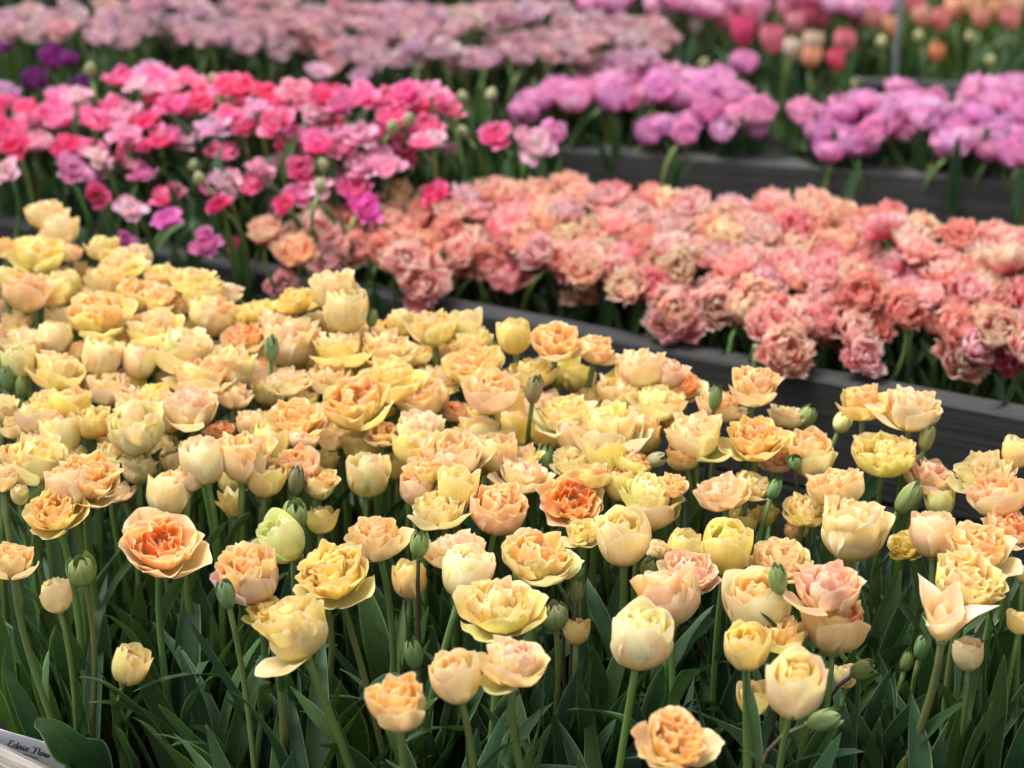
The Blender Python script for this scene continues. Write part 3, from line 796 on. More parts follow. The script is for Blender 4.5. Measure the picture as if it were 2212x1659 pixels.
 (1076,1106,132,'C','K','o',dict(z=.45, t=(10,12), l=("coral pink tulip with a pale outer petal standing up","coral pink tulip"))),
 (952,1102,132,'O','c','y',dict(z=.45)),
 (794,1030,96,'K','g','k',dict(z=.44, rib=.9, l=("small pink and green tulip with leafy outer petals","small pink and green tulip"))),
 (725,944,86,'C','p','p',dict(z=.42)), (787,968,102,'C','Y','y',dict(z=.42)),
 (1420,993,34,'B','n','n',dict(z=.47,t=(72,0),fat=1.15)), (1398,1068,132,'C','y','c',dict(z=.45)), (1402,1110,120,'O','p','o',dict(z=.43)),
 (1345,1168,112,'G','c','y',dict(z=.46,t=(-3,3), l=("large plain cream tulip with a pointed front petal","plain cream tulip"))),
 (1260,1152,84,'O','c','y',dict(z=.44)), (1420,1190,62,'C','p','p',dict(z=.41)), (1405,1222,44,'B','n','n',dict(z=.42,fat=1.2,t=(18,10))),
 (1179,998,40,'B','n','n',dict(z=.43)), (1214,1014,40,'B','n','n',dict(z=.43,t=(14,8))), (1048,1042,50,'K','c','c',dict(z=.38)),
 (1130,1240,46,'B','n','n',dict(z=.39)),(1190,1065,56,'K','y','y',dict(z=.41)),
 # ---- left
 (210,682,150,'O','y','o',dict(z=.52, t=(0,8), l=("large golden peach tulip flushed with pink in the back rows","large golden peach tulip"))),
 (332,712,150,'O','y','p',dict(z=.50)), (62,740,118,'O','p','k',dict(z=.48)), (118,735,74,'G','c','p',dict(z=.48)),
 (41,782,74,'K','g','g',dict(z=.49, rib=.8, l=("greenish yellow unripe tulip near the picture edge","greenish unripe tulip"))),
 (127,806,122,'C','y','p',dict(z=.48, l=("yellow peach cup tulip beside the greenish unripe one","yellow peach cup"))),
 (220,775,88,'G','c','y',dict(z=.49)), (299,786,72,'G','p','o',dict(z=.48)), (395,764,122,'C','p','c',dict(z=.49)),
 (502,796,112,'C','c','p',dict(z=.48)), (526,731,104,'O','p','O',dict(z=.48)), (626,742,126,'C','p','p',dict(z=.49)),
 (586,760,32,'B','n','n',dict(z=.50, l=("dark green upright bud among peach blooms in the middle rows","dark upright bud"))),
 (622,827,98,'O','c','k',dict(z=.47)), (234,841,106,'C','k','p',dict(z=.46)), (330,855,98,'O','Y','y',dict(z=.47)),
 (433,820,130,'O','p','o',dict(z=.48)), (505,858,80,'C','p','p',dict(z=.46)), (416,885,126,'C','c','k',dict(z=.48, l=("cream tulip with one round pale petal in front","cream tulip with the round petal"))),
 (292,926,136,'C','w','p',dict(z=.48, s=-1, l=("ivory cup tulip on a straight stem held by two rolled leaves","ivory cup on the straight stem"))),
 (196,913,102,'C','Y','y',dict(z=.46)), (639,910,136,'O','p','o',dict(z=.47, t=(0,18), l=("bright orange-hearted peach tulip in the middle rows","orange-hearted peach tulip"))),
 (550,920,92,'O','p','p',dict(z=.45)), (478,934,70,'O','o','O',dict(z=.43)), (79,1000,126,'C','c','y',dict(z=.47)),
 (192,1038,142,'O','p','o',dict(z=.47, t=(10,20), l=("peach orange tulip tipped forward over a folded leaf","tipped peach orange tulip"))),
 (440,1002,98,'G','w','w',dict(z=.48, s=0, l=("white narrow tulip without frills","white narrow tulip"))),
 (529,992,122,'C','p','o',dict(z=.48, l=("peach cup tulip full of orange, next to the white narrow one","peach cup next to the white tulip"))),
 (646,1006,102,'C','k','o',dict(z=.46)), (364,1070,98,'K','c','y',dict(z=.44, rib=.7)), (498,1092,78,'S','y','Y',dict(z=.41)),
 (639,1048,36,'B','n','n',dict(z=.45)), (570,1073,36,'B','n','n',dict(z=.42,dark=1)), (694,1124,70,'K','Y','y',dict(z=.40)),
 (45,1070,44,'K','c','c',dict(z=.42)), (86,1058,46,'B','n','n',dict(z=.44,t=(14,0),fat=1.2)), (262,1064,62,'O','k','k',dict(z=.40)),
 (34,920,84,'C','c','y',dict(z=.45)), (10,882,66,'C','p','p',dict(z=.47)), (17,822,36,'B','n','n',dict(z=.47)), (47,838,32,'B','n','n',dict(z=.46)),
 (300,1012,84,'C','p','c',dict(z=.43)), (500,1040,60,'K','y','y',dict(z=.40)), (372,1000,50,'K','p','p',dict(z=.41)),
 (100,464,98,'C','p','p',dict(z=.53, t=(2,-8), l=("topmost peach tulip, highest against the dark foliage","topmost peach tulip"))),
 (128,502,92,'C','p','c',dict(z=.52)), (84,556,112,'C','y','y',dict(z=.52)), (152,546,56,'C','p','p',dict(z=.50)),
 (12,536,56,'C','p','o',dict(z=.52)), (224,537,84,'C','c','y',dict(z=.51)), (264,572,108,'O','y','p',dict(z=.51)), (298,556,70,'C','c','k',dict(z=.50)),
 (60,632,122,'C','p','o',dict(z=.52)), (6,612,70,'G','y','y',dict(z=.53)), (130,626,112,'O','y','c',dict(z=.50)), (232,606,96,'C','c','y',dict(z=.50)),
 (420,606,104,'O','y','c',dict(z=.52)), (352,604,86,'C','p','y',dict(z=.50)), (338,642,104,'O','y','p',dict(z=.50)), (438,642,104,'C','y','y',dict(z=.50)),
 (494,632,66,'C','k','k',dict(z=.50)), (640,650,98,'O','Y','Y',dict(z=.52, l=("sharp yellow tulip standing beside the tall peach pair","sharp yellow tulip"))),
 (562,674,86,'O','Y','y',dict(z=.50)), (460,684,112,'C','p','o',dict(z=.49)), (290,642,94,'C','y','o',dict(z=.50)), (398,652,84,'O','p','o',dict(z=.49)),
 (40,692,76,'C','p','p',dict(z=.48)), (132,694,66,'G','p','o',dict(z=.47)), (600,700,112,'O','p','k',dict(z=.49)), (530,684,84,'O','y','Y',dict(z=.49)),
 (560,770,70,'C','c','p',dict(z=.45)), (450,760,80,'O','y','p',dict(z=.45)), (170,760,80,'O','p','o',dict(z=.44)), (670,790,80,'O','c','p',dict(z=.44)),
 (580,850,76,'C','p','y',dict(z=.43)), (890,770,80,'O','y','c',dict(z=.45)), (690,700,90,'O','y','p',dict(z=.47)), (800,720,84,'O','p','y',dict(z=.47)),
 (870,700,80,'C','y','p',dict(z=.48)), (1280,860,84,'O','p','y',dict(z=.45)), (1180,940,80,'C','y','y',dict(z=.43)), (350,960,76,'C','c','y',dict(z=.43)),
 (150,985,76,'C','y','p',dict(z=.43)), (240,980,70,'O','c','p',dict(z=.44)), (700,1000,66,'C','y','y',dict(z=.41)), (860,1010,60,'K','y','c',dict(z=.40)),
]
_rf = np.random.default_rng(515)
_n = 0
for _k in range(6000):
    if _n >= 58:
        break
    _x, _y = _rf.uniform(0, 1480), _rf.uniform(585, 1060)
    if _y < 585 + max(0, _x - 250) * .17 + (40 if _x > 700 else 0):
        continue
    if min(math.hypot(q[0] - _x, (q[1] - _y) * 1.25) for q in Y) < 50:
        continue
    Y.append((_x, _y, _rf.uniform(70, 92), 'COCOKG'[_rf.integers(6)], 'cyppkYy'[_rf.integers(7)], 'ooOoYkp'[_rf.integers(7)], dict(z=_rf.uniform(.44, .47))))
    _n += 1
WORD = dict(c="cream", y="yellow", Y="bright yellow", p="peach", o="orange", O="deep orange", k="pale pink", K="coral", w="ivory", g="greenish", n="green", m="lilac")
FORM = dict(C="cup tulip", O="open frilled tulip", W="wide-open tulip", G="smooth closed tulip", S="star tulip", K="small half-open tulip", B="tulip bud")
TULIPS = []
rng = np.random.default_rng(11)
for i, (x, y, w, kind, co, ci, opt) in enumerate(Y):
    z = opt.get('z', .45)
    head, t = at_z(x, y, z)
    petals, core, d, hz = get_bloom(kind, i % NVAR[kind])
    dia = w * t / FPX * {'C': .90, 'O': .88, 'W': .94, 'G': .96, 'K': .95}.get(kind, 1.0)
    side, fwd = opt.get('t', (rng.normal(0, 9), rng.normal(-10 if kind not in 'OW' else -5, 6)))
    if 't' in opt and kind in 'CO':
        fwd -= 9
    if kind == 'B' and 't' not in opt:
        side, fwd = rng.normal(0, 5), rng.normal(2, 3)
    axis = np.array([math.tan(math.radians(side)), -math.tan(math.radians(fwd)), 1.0])
    if abs(side) > 60:
        axis = np.array([math.copysign(1, side), -.15, 1 / math.tan(math.radians(abs(side)))])
    sx = opt.get('s', rng.normal(0, 2.2)) / 100
    base = np.array([head[0] + sx, head[1] + rng.normal(.02, .02), 0.0])
    bud = kind == 'B'
    dark = opt.get('dark', 0)
    root, foot = build_tulip("tulip_bud" if bud else "yellow_tulip", head, dia * (1.0 if not bud else .98), kind, i % NVAR[kind], co, ci, axis, base, rng,
                             stem_r=(.0026 if dark else .0034) if bud else rng.uniform(.0038, .0052) * (0.8 if kind == 'K' else 1),
                             leaf=(.24, .36) if head[1] < 2.5 else (.17, .26), nleaf=opt.get('nl', 3 if bud else 4), stem_col=STEM_DARK if dark else None, rib=opt.get('rib', (0.12 if bud else None)),
                             upper=.15 if bud else .55)
    bl = [o for o in root.children if o.name.startswith(("bloom", "bud"))][0]
    if opt.get('fat'):
        s = bl.scale[0]
        bl.scale = (s, s, s * (1 / opt['fat'] if bud else opt['fat']))
    elif bud:
        s = bl.scale[0]
        bl.scale = (s, s, s * rng.uniform(1.0, 1.35))
    if opt.get('odd'):
        qv = bl.rotation_quaternion
        def cx(ch):
            co_ = np.empty(len(ch.data.vertices) * 3, dtype=np.float32)
            ch.data.vertices.foreach_get("co", co_)
            return (qv @ Vector(co_.reshape(-1, 3).mean(0))).x
        min(list(bl.children)[:6], key=cx).color = (*PAL[opt['odd']], 0)
    if opt.get('drop'):          # a loose outer petal folded down under the bloom
        r2 = np.random.default_rng(i)
        side = -1 if opt['drop'] == 1 else (1 if opt['drop'] == 2 and x > 1200 else -1)
        V, F, pc = petal_geo(r2, 1.0, .42, [-4, 4, 24, 64], .04, math.radians(232 if side < 0 else -48), .42, tip=(.34, 1.7), crumple=.07, base=.62, wmax=.5, ruffle=.08)
        o = new_obj("petal", mesh("petal", V, F, M_PETAL, pc=pc), bl)
        bl.rotation_quaternion = quat_from_axis(axis / np.linalg.norm(axis), 0.0)
        o.color = (*PAL['c' if opt['drop'] == 1 else 'g'], .5)
    TULIPS.append(dict(o=root, x=x, y=y, kind=kind, co=co, ci=ci, l=opt.get('l'), w=w))

# labels: the landmarks have their own; every other bloom is told by its look and the landmark it stands next to
MARKS = [q for q in TULIPS if q['l']]
used = set()
for q in MARKS:
    tag(q['o'], q['l'][0], "tulip bud" if q['kind'] == 'B' else "tulip", "tulips of the front bed")
    used.add(q['l'][0])
def where(dx, dy):
    a = math.degrees(math.atan2(-dy, dx)) % 360
    return ["right of", "upper right of", "above", "upper left of", "left of", "lower left of", "below", "lower right of"][int((a + 22.5) // 45) % 8]
for q in TULIPS:
    if q['l']:
        continue
    if q['kind'] == 'B':
        look = ("slim " if q['w'] < 36 else "plump ") + "green tulip bud"
    else:
        look = WORD[q['co']] + " " + FORM[q['kind']]
        if q['ci'] != q['co']:
            look += " with " + WORD[q['ci']] + " heart"
    near = sorted(MARKS, key=lambda m: math.hypot(m['x'] - q['x'], m['y'] - q['y']))
    for m in near:
        dx, dy = q['x'] - m['x'], q['y'] - m['y']
        lab = f"{look}, {where(dx, dy)} the {m['l'][1]}"
        if lab not in used and len(lab.split()) <= 16:
            break
    used.add(lab)
    tag(q['o'], lab, "tulip bud" if q['kind'] == 'B' else "tulip", "tulips of the front bed")

# flowerless shoots that fill the bed with leaves
rng = np.random.default_rng(77)
n_shoot = 0
dL = (L1B - L1A)[:2] / np.linalg.norm((L1B - L1A)[:2])
nL = np.array([-dL[1], dL[0]])
for _ in range(4000):
    if n_shoot >= 130:
        break
    p = np.array([rng.uniform(-.95, .95), rng.uniform(1.95, 3.3)])
    if (p - L1A[:2]) @ nL > -.10:
        continue
    px, py, dep = to_px((p[0], p[1], .22))
    if not (-60 < px < 2270 and py > 560) or (px > 1350 and py < 1130 - (1900 - px) * .05):
        continue
    if (py < 1150 and rng.random() < .6) or px < 330 and py > 1250:
        continue
    root = new_obj("tulip_shoot", None, loc=(p[0], p[1], 0))
    plant_leaves(root, rng, int(rng.integers(3, 5)), *((.25, .37) if p[1] < 2.5 else (.17, .26)))
    px, py, dep = to_px((p[0], p[1], .28))
    for m in sorted(MARKS, key=lambda m: math.hypot(m['x'] - px, m['y'] - py)):
        lab = f"flowerless leafy shoot, {where(px - m['x'], py - m['y'])} the {m['l'][1]}"
        if lab not in used:
            break
    used.add(lab)
    tag(root, lab, "tulip shoot", "flowerless shoots in the front bed")
    n_shoot += 1

# ------------------------------------------------------------------ the beds behind: one mesh per bloom, tinted petal by petal
def mass_bloom(kind, seed):
    rng = np.random.default_rng(seed * 131 + sum(map(ord, kind)))
    o = []
    p0 = rng.uniform(0, 6.28)
    if kind == 'fringed':
        for (n, inn, L, W, th, r0, cup) in ((7, 0, 1.0, .34, [4, 30, 66, 80], .05, .45), (9, .3, .94, .28, [22, 48, 74, 88], .07, .34),
                                            (10, .6, .90, .24, [40, 62, 82, 94], .12, .24), (10, 1, .84, .19, [58, 76, 90, 104], .09, .16)):
            whorl(rng, o, n, inn, p0 + inn * 2, 13, L=(L * .9, L * 1.05), W=(W * .9, W * 1.1), th=th, r0=r0, cup=(cup * .8, cup * 1.2),
                  fringe=.16, ruffle=.10, crumple=.07, nu=15, nv=10, tip=(.18, 2.2), yaw=(-.4, .4))
        pal = [((.98, .44, .38), (.98, .84, .74)), ((.98, .50, .34), (.98, .86, .68)), ((.97, .34, .34), (.98, .80, .74)), ((.98, .53, .36), (.98, .86, .66))]
        mid, edge = pal[seed % 4]
        deep = (.94, .16, .24)
    elif kind == 'ball':
        for (n, inn, L, W, th, r0, cup) in ((7, 0, 1.0, .40, [0, 40, 84, 104], .05, .42), (7, .3, .92, .36, [20, 56, 86, 108], .07, .34),
                                            (7, .6, .86, .30, [40, 68, 92, 116], .10, .24), (6, 1, .76, .22, [64, 82, 100, 126], .06, .16)):
            whorl(rng, o, n, inn, p0 + inn * 2, 8, L=(L * .93, L * 1.05), W=(W * .9, W * 1.1), th=th, r0=r0, cup=(cup * .8, cup * 1.2),
                  fringe=.20, ruffle=.12, crumple=.08, nu=11, nv=8, yaw=(-.5, .5))
        mid, edge, deep = [((.84, .25, .58), (.94, .60, .81), (.66, .09, .38)), ((.80, .19, .51), (.92, .52, .75), (.62, .07, .33)), ((.87, .33, .64), (.95, .68, .85), (.74, .15, .45))][seed % 3]
    elif kind == 'dusty':
        for (n, inn, L, W, th, r0, cup) in ((5, 0, 1.0, .42, [0, 26, 60, 66], .05, .5), (6, .35, .9, .35, [22, 48, 74, 88], .07, .34), (7, .8, .78, .27, [46, 70, 90, 108], .1, .22)):
            whorl(rng, o, n, inn, p0 + inn * 2, 12, L=(L * .9, L * 1.06), W=(W * .9, W * 1.1), th=th, r0=r0, cup=(cup * .8, cup * 1.2),
                  ruffle=.11, crumple=.08, nu=9, nv=8, yaw=(-.5, .5), jag=.07)
        mid, edge, deep = [((.68, .36, .42), (.88, .68, .69), (.46, .14, .22)), ((.73, .43, .45), (.89, .71, .69), (.50, .18, .24)), ((.61, .28, .37), (.86, .61, .65), (.42, .10, .20)), ((.68, .38, .48), (.88, .68, .73), (.48, .14, .26))][seed % 4]
    elif kind == 'pink':
        for (n, inn, L, W, th, r0, cup) in ((4, 0, 1.05, .46, [0, 16, 40, 40], .05, .8), (4, .2, 1.0, .42, [12, 36, 66, 76], .05, .5), (6, .7, .82, .30, [30, 60, 86, 104], .08, .26)):
            whorl(rng, o, n, inn, p0 + inn * 2, 14, L=(L * .88, L * 1.08), W=(W * .9, W * 1.12), th=th, r0=r0, cup=(cup * .8, cup * 1.2),
                  ruffle=.12, crumple=.08, nu=9, nv=8, yaw=(-.5, .5), jag=.08)
        mid, edge, deep = [((.88, .12, .34), (.93, .40, .60), (.78, .03, .16)), ((.90, .20, .46), (.94, .52, .71), (.80, .06, .24)), ((.86, .06, .22), (.92, .27, .46), (.70, .02, .10)), ((.90, .33, .54), (.94, .66, .78), (.80, .10, .28))][seed % 4]
    elif kind == 'white':
        for (n, inn, L, W, th, r0, cup) in ((4, 0, 1.05, .44, [0, 10, 30, 20], .05, .8), (5, .3, .95, .40, [14, 36, 62, 66], .05, .5), (4, .8, .8, .28, [34, 60, 86, 100], .08, .26)):
            whorl(rng, o, n, inn, p0 + inn * 2, 16, L=(L * .88, L * 1.08), W=(W * .9, W * 1.1), th=th, r0=r0, cup=(cup * .8, cup * 1.2), ruffle=.12, crumple=.08, nu=9, nv=8, yaw=(-.5, .5))
        mid, edge, deep = (.84, .62, .70), (.80, .30, .52), (.86, .84, .62)
    elif kind == 'single':
        whorl(rng, o, 3, 0, p0, 3, L=(1.2, 1.26), W=(.44, .48), th=[10, 66, 91, 106], r0=.05, cup=(.36, .40), tip=(.34, 1.7), nu=9, nv=9, crumple=.015)
        whorl(rng, o, 3, .4, p0 + 1.05, 3, L=(1.16, 1.2), W=(.42, .46), th=[16, 68, 91, 106], r0=.05, cup=(.33, .37), tip=(.34, 1.7), nu=9, nv=9, crumple=.015)
        mid, edge, deep = (.90, .90, .90), (1, 1, 1), (.8, .75, .7)
    elif kind == 'pod':       # spent flower: a three-cornered green seed pod
        V, F, pc = [], [], []
        for i in range(9):
            s = i / 8
            r = .30 * math.sin(math.pi * min(1, .16 + s * .80)) ** .7
            for j in range(12):
                a = 6.2832 * j / 12
                rr = r * (1 + .13 * math.cos(3 * a))
                V.append((rr * math.cos(a), rr * math.sin(a), s * .72)); pc.append((.5, s, j / 12, .5))
        for i in range(8):
            for j in range(12):
                F.append([i * 12 + j, i * 12 + (j + 1) % 12, (i + 1) * 12 + (j + 1) % 12, (i + 1) * 12 + j])
        F.append([96 + j for j in range(12)])
        V = np.array(V)
        return mesh("seed_pod", V, F, M_TINT, pc=pc, tint=np.tile((.36, .39, .20), (len(V), 1))), .66, .72
    Vs, Fs, Ps, Ts, k = [], [], [], [], 0
    mid, edge, deep = map(np.array, (mid, edge, deep))
    for (V, F, pc), inn in o:
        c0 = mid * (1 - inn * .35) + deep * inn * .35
        c0 = c0 * (1 + rng.normal(0, .07)) * (1 + rng.normal(0, .05, 3))
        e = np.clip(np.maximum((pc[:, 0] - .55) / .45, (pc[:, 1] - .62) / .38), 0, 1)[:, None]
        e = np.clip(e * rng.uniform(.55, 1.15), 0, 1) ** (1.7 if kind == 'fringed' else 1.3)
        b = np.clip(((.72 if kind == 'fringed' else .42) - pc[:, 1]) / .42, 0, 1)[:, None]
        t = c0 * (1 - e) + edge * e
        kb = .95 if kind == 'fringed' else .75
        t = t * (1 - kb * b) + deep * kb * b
        Vs.append(V); Fs.append(F + k); Ps.append(pc); Ts.append(np.clip(t, .01, .95)); k += len(V)
    V = np.concatenate(Vs)
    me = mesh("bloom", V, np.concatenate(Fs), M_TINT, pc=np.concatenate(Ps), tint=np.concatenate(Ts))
    return me, 2 * np.percentile(np.hypot(V[:, 0], V[:, 1]), 97), V[:, 2].max()

MASS = {}
def get_mass(kind, var):
    if (kind, var) not in MASS:
        MASS[(kind, var)] = mass_bloom(kind, var)
    return MASS[(kind, var)]
MASS_STEMS = [tube_mesh("stem", bez(np.zeros(3), np.array([.02 * math.cos(a), .02 * math.sin(a), .35]), np.array([.06 * math.cos(a), .06 * math.sin(a), .7]), np.array([0, 0, 1.0]), 8),
              np.linspace(.0042, .0036, 8), M_STEM, 6) for a in (0.3, 1.9, 3.7, 5.2)]

def mass_tulip(name, head, dia, kind, var, rng, soil, label, cat, group, axis=None, tint=(1, 1, 1), nleaf=3, leaf=(.16, .26), lean=.03, mat_trans=None):
    me, d, hz = get_mass(kind, var)
    sc = dia / d
    if axis is None:
        axis = np.array([rng.normal(0, .22), rng.normal(-.12, .22), 1.0])
    axis = axis / np.linalg.norm(axis)
    foot = head - axis * sc * hz * .45
    base = np.array([foot[0] + rng.normal(0, lean), foot[1] + rng.normal(.02, lean), soil])
    root = new_obj(name, None, loc=base)
    root.empty_display_size = .02
    rel = foot - base
    st = new_obj("stem", MASS_STEMS[rng.integers(4)], root)
    ln = float(np.linalg.norm(rel))
    st.rotation_mode = 'QUATERNION'
    st.rotation_quaternion = quat_from_axis(rel / ln, 0)
    st.scale = (1, 1, ln * 1.02)
    st.color = (*jitter(STEM_GREEN, rng, .1), 1)
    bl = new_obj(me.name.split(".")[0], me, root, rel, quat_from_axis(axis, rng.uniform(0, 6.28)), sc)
    bl.color = (*tint, 1)
    if nleaf:
        plant_leaves(root, rng, nleaf, *leaf)
    if label.startswith('?'):
        PENDING.append((root, label[1:], to_px(head)))
        label = None
    return tag(root, label, cat, group)

def scatter(poly, zfun, spacing, rng, place, zmin_y=None):
    """world-space jittered grid; a plant is kept where its head shows inside the outline"""
    n = 0
    yy = 2.6
    row = 0
    while yy < 6.5:
        xx = -1.9 + (row % 2) * spacing * .5
        while xx < 1.9:
            p = np.array([xx + rng.normal(0, spacing * .22), yy + rng.normal(0, spacing * .22)])
            z = zfun(p, rng)
            px, py, dep = to_px((p[0], p[1], z))
            if in_poly(px, py, poly):
                place(np.array([p[0], p[1], z]), px, py, dep)
                n += 1
            xx += spacing
        yy += spacing * .87
        row += 1
    return n
def l1_dist(p):
    return (p[:2] - L1A[:2]) @ nL
def l2_dist(p):
    d = (L2B - L2A)[:2] / np.linalg.norm((L2B - L2A)[:2])
    return (p[:2] - L2A[:2]) @ np.array([-d[1], d[0]])
COUNT = {}
PENDING = []          # blooms of the massed beds: told by their look and the landmark they stand next to
BED_MARKS = [(912, 615, "hanging coral tulip"), (1265, 612, "rounded apricot tulip"), (1450, 690, "shaggy drooping tulip"), (1700, 760, "far-drooping pale coral tulip"),
             (1815, 705, "crimson-middled coral tulip"), (2090, 765, "pale pink tulip with hanging petal"), (2185, 770, "crimson fringed tulip"), (572, 500, "lone apricot tulip"),
             (490, 388, "bright white and pink tulip"), (280, 450, "flat white tulip"), (365, 470, "drooping magenta tulip"), (770, 402, "pink tulip above the magenta one"), (790, 446, "vivid magenta tulip"),
             (940, 414, "crimson tulip in the coral bed"), (1070, 286, "lone crimson pink tulip"), (1155, 312, "pale tulip at the board's end"), (870, 318, "lowest hot pink tulip"), (210, 420, "small dull crimson tulip"),
             (160, 365, "low mauve pink tulip"), (212, 335, "pale cream and pink tulip"), (10, 370, "white tulip cut by the edge"), (690, 155, "drooping pale dusty tulip"), (785, 160, "drooping mauve dusty tulip"),
             (115, 125, "dark purple tulip"), (5, 95, "violet tulip at the edge"), (8, 205, "pale lavender tulip"), (1606, 136, "lone high lilac tulip"), (1945, 192, "lilac tulip below the stake"),
             (1795, 330, "lowest lilac tulip"), (2190, 330, "lilac tulip at the edge"), (1480, 290, "drooping lilac tulip"), (1128, 240, "tapering end of the lilacs"), (1936, 80, "thin grey stake"),
             (1604, 70, "deep pink single tulip"), (1668, 88, "rose pink single tulip"), (1000, 210, "cream seed pod in the dark gap"), (975, 255, "round pale seed pod"), (1190, 321, "end of the grey board"),
             (1310, 400, "middle of the grey board's face"), (1800, 400, "far stretch of the grey board"), (600, 5, "dark gap at the top border")]

# ---- coral fringed tulips
rng = np.random.default_rng(201)
def z_fr(p, rng):
    return .380 + min(.085, max(0, l1_dist(p)) * .27) + rng.normal(0, .014)
def tone(py, a, b, words):
    return words[0] if py < a else (words[1] if py < b else words[2])
def place_fr(h, px, py, dep):
    if l1_dist(h) < .005:
        return
    var = int(rng.integers(8))
    red = rng.random() < (.14 if px < 1850 else .42)
    tn = (.97, .70, .76) if red else tuple(1 + rng.normal(0, .05, 3))
    ll = l1_dist(h)
    ax = None if ll > .12 else np.array([rng.normal(0, .3), rng.normal(-.75, .25), 1.0])
    look = "red-hearted" if red else ["coral", "peach-edged coral", "rosy coral", "apricot-edged coral"][var % 4]
    row = "hanging over the dark board" if ll < .12 else ("in the front half of their bed" if ll < .33 else "in the back rows below the grey board")
    mass_tulip("fringed_tulip", h, rng.uniform(.055, .068), 'fringed', var, rng, .235, f"?{look} fringed tulip", "tulip", "coral fringed tulips", axis=ax, tint=tn, leaf=(.10, .165))
POLY_FR = [(600, 560), (640, 500), (700, 462), (850, 430), (1150, 400), (1300, 402), (1500, 432), (1650, 425), (1850, 450), (1950, 470), (2060, 500), (2230, 500),
           (2240, 760), (2130, 770), (2040, 720), (1960, 700), (1900, 740), (1800, 730), (1720, 760), (1660, 720), (1620, 680), (1470, 690), (1400, 650), (1230, 610), (1000, 580), (840, 570), (650, 580)]
COUNT['fringed'] = scatter(POLY_FR, z_fr, .0415, rng, place_fr)
for (x, y, w, lab, var, tn) in [
    (912, 615, 104, "coral fringed tulip hanging low over the dark board, set apart from the rest", 0, (1, 1, 1)),
    (1000, 560, 100, "rosy fringed tulip at the front of its bed above the hanging one", 2, (1, 1, 1)),
    (1095, 590, 100, "deep rosy fringed tulip dipping over the board beside a dark leaf", 2, (.95, .85, .9)),
    (1265, 612, 100, "rounded apricot fringed tulip lowest in the middle of its bed", 3, (1, 1, 1)),
    (1450, 690, 120, "shaggy pink fringed tulip drooping onto the dark board", 0, (1, .95, 1.05)),
    (1700, 760, 118, "pale coral fringed tulip drooping far over the dark board", 1, (1, 1.02, 1.05)),
    (1815, 705, 120, "round coral fringed tulip with crimson middle, before the drooping row", 2, (1, .95, .95)),
    (1870, 770, 86, "pink fringed tulip hanging head down against the dark leaves", 0, (1, 1, 1.1)),
    (2090, 765, 120, "pale pink fringed tulip with a long petal hanging over the board", 1, (1, 1.05, 1.15)),
    (2185, 770, 90, "crimson fringed tulip by the picture edge over the dark leaves", 2, (.95, .5, .7)),
    (572, 500, 74, "lone apricot fringed tulip between the hot pink and coral beds", 3, (1, 1, .95)),
    (612, 622, 70, "withered brownish coral tulip fallen against the dark board", 2, (.75, .7, .7)),
    (640, 545, 84, "orange fringed tulip at the end of the coral bed", 3, (1.05, .95, .8)),
    (860, 425, 74, "orange fringed tulip with green on it, behind the magenta one", 3, (.95, 1, .8))]:
    zz = .46 if y < 560 else .375
    if y < 430: zz = .44
    h, t = at_z(x, y, zz)
    if l1_dist(h) < .01 and y < 600:
        h, t = at_z(x, y, .42)
    mass_tulip("fringed_tulip", h, w * t / FPX, 'fringed', var, rng, .235 if l1_dist(h) > .04 else .25, lab, "tulip", "coral fringed tulips",
               axis=np.array([rng.normal(0, .2), -1.0 if y > 600 else -.3, .8]), tint=tn, lean=.05, leaf=(.10, .16))

# ---- hot pink tulips
rng = np.random.default_rng(301)
def z_pk(p, rng):
    d = l1_dist(p)
    return .47 + min(.10, max(0, d - .05) * .45) + rng.normal(0, .018)
def place_pk(h, px, py, dep):
    if l1_dist(h) < .04:
        return
    var = int(rng.integers(8))
    r = rng.random()
    if r < .07:
        mass_tulip("spent_tulip", h + (0, 0, .02), .024, 'pod', 0, rng, .235, "?green seed pod among hot pink blooms", "spent tulip", "seed pods in the hot pink bed", nleaf=2, leaf=(.2, .28))
        return
    if r > .90:
        mass_tulip("pink_tulip", h, rng.uniform(.05, .064), 'white', var % 4, rng, .235, "?pale pink and white tulip", "tulip", "hot pink tulips", leaf=(.20, .30))
        return
    look = ["hot pink", "soft pink", "crimson pink", "pale-edged pink"][var % 4]
    row = "in the front rows over bare stems" if py > 290 else ("in the top row against the dark stems" if py < 205 else "in the thick of the pink bed")
    mass_tulip("pink_tulip", h, rng.uniform(.050, .068), 'pink', var, rng, .235, f"?{look} ruffled tulip", "tulip", "hot pink tulips", tint=tuple(1 + rng.normal(0, .06, 3)), leaf=(.20, .30))
POLY_PK = [(-20, 205), (60, 205), (130, 200), (230, 160), (330, 150), (420, 165), (550, 165), (640, 190), (780, 190), (930, 190), (975, 235), (965, 270), (900, 330), (840, 345), (720, 320), (560, 330), (430, 300), (300, 340), (230, 330), (130, 350), (-20, 330)]
COUNT['pink'] = scatter(POLY_PK, z_pk, .041, rng, place_pk)
POLY_PK2 = [(-20, 335), (130, 350), (230, 330), (430, 310), (560, 330), (720, 330), (850, 350), (800, 400), (640, 440), (560, 450), (420, 430), (240, 440), (-20, 430)]
COUNT['pink2'] = scatter(POLY_PK2, lambda p, r: .43 + max(0, l1_dist(p)) * .35 + r.normal(0, .02), .055, rng, place_pk)
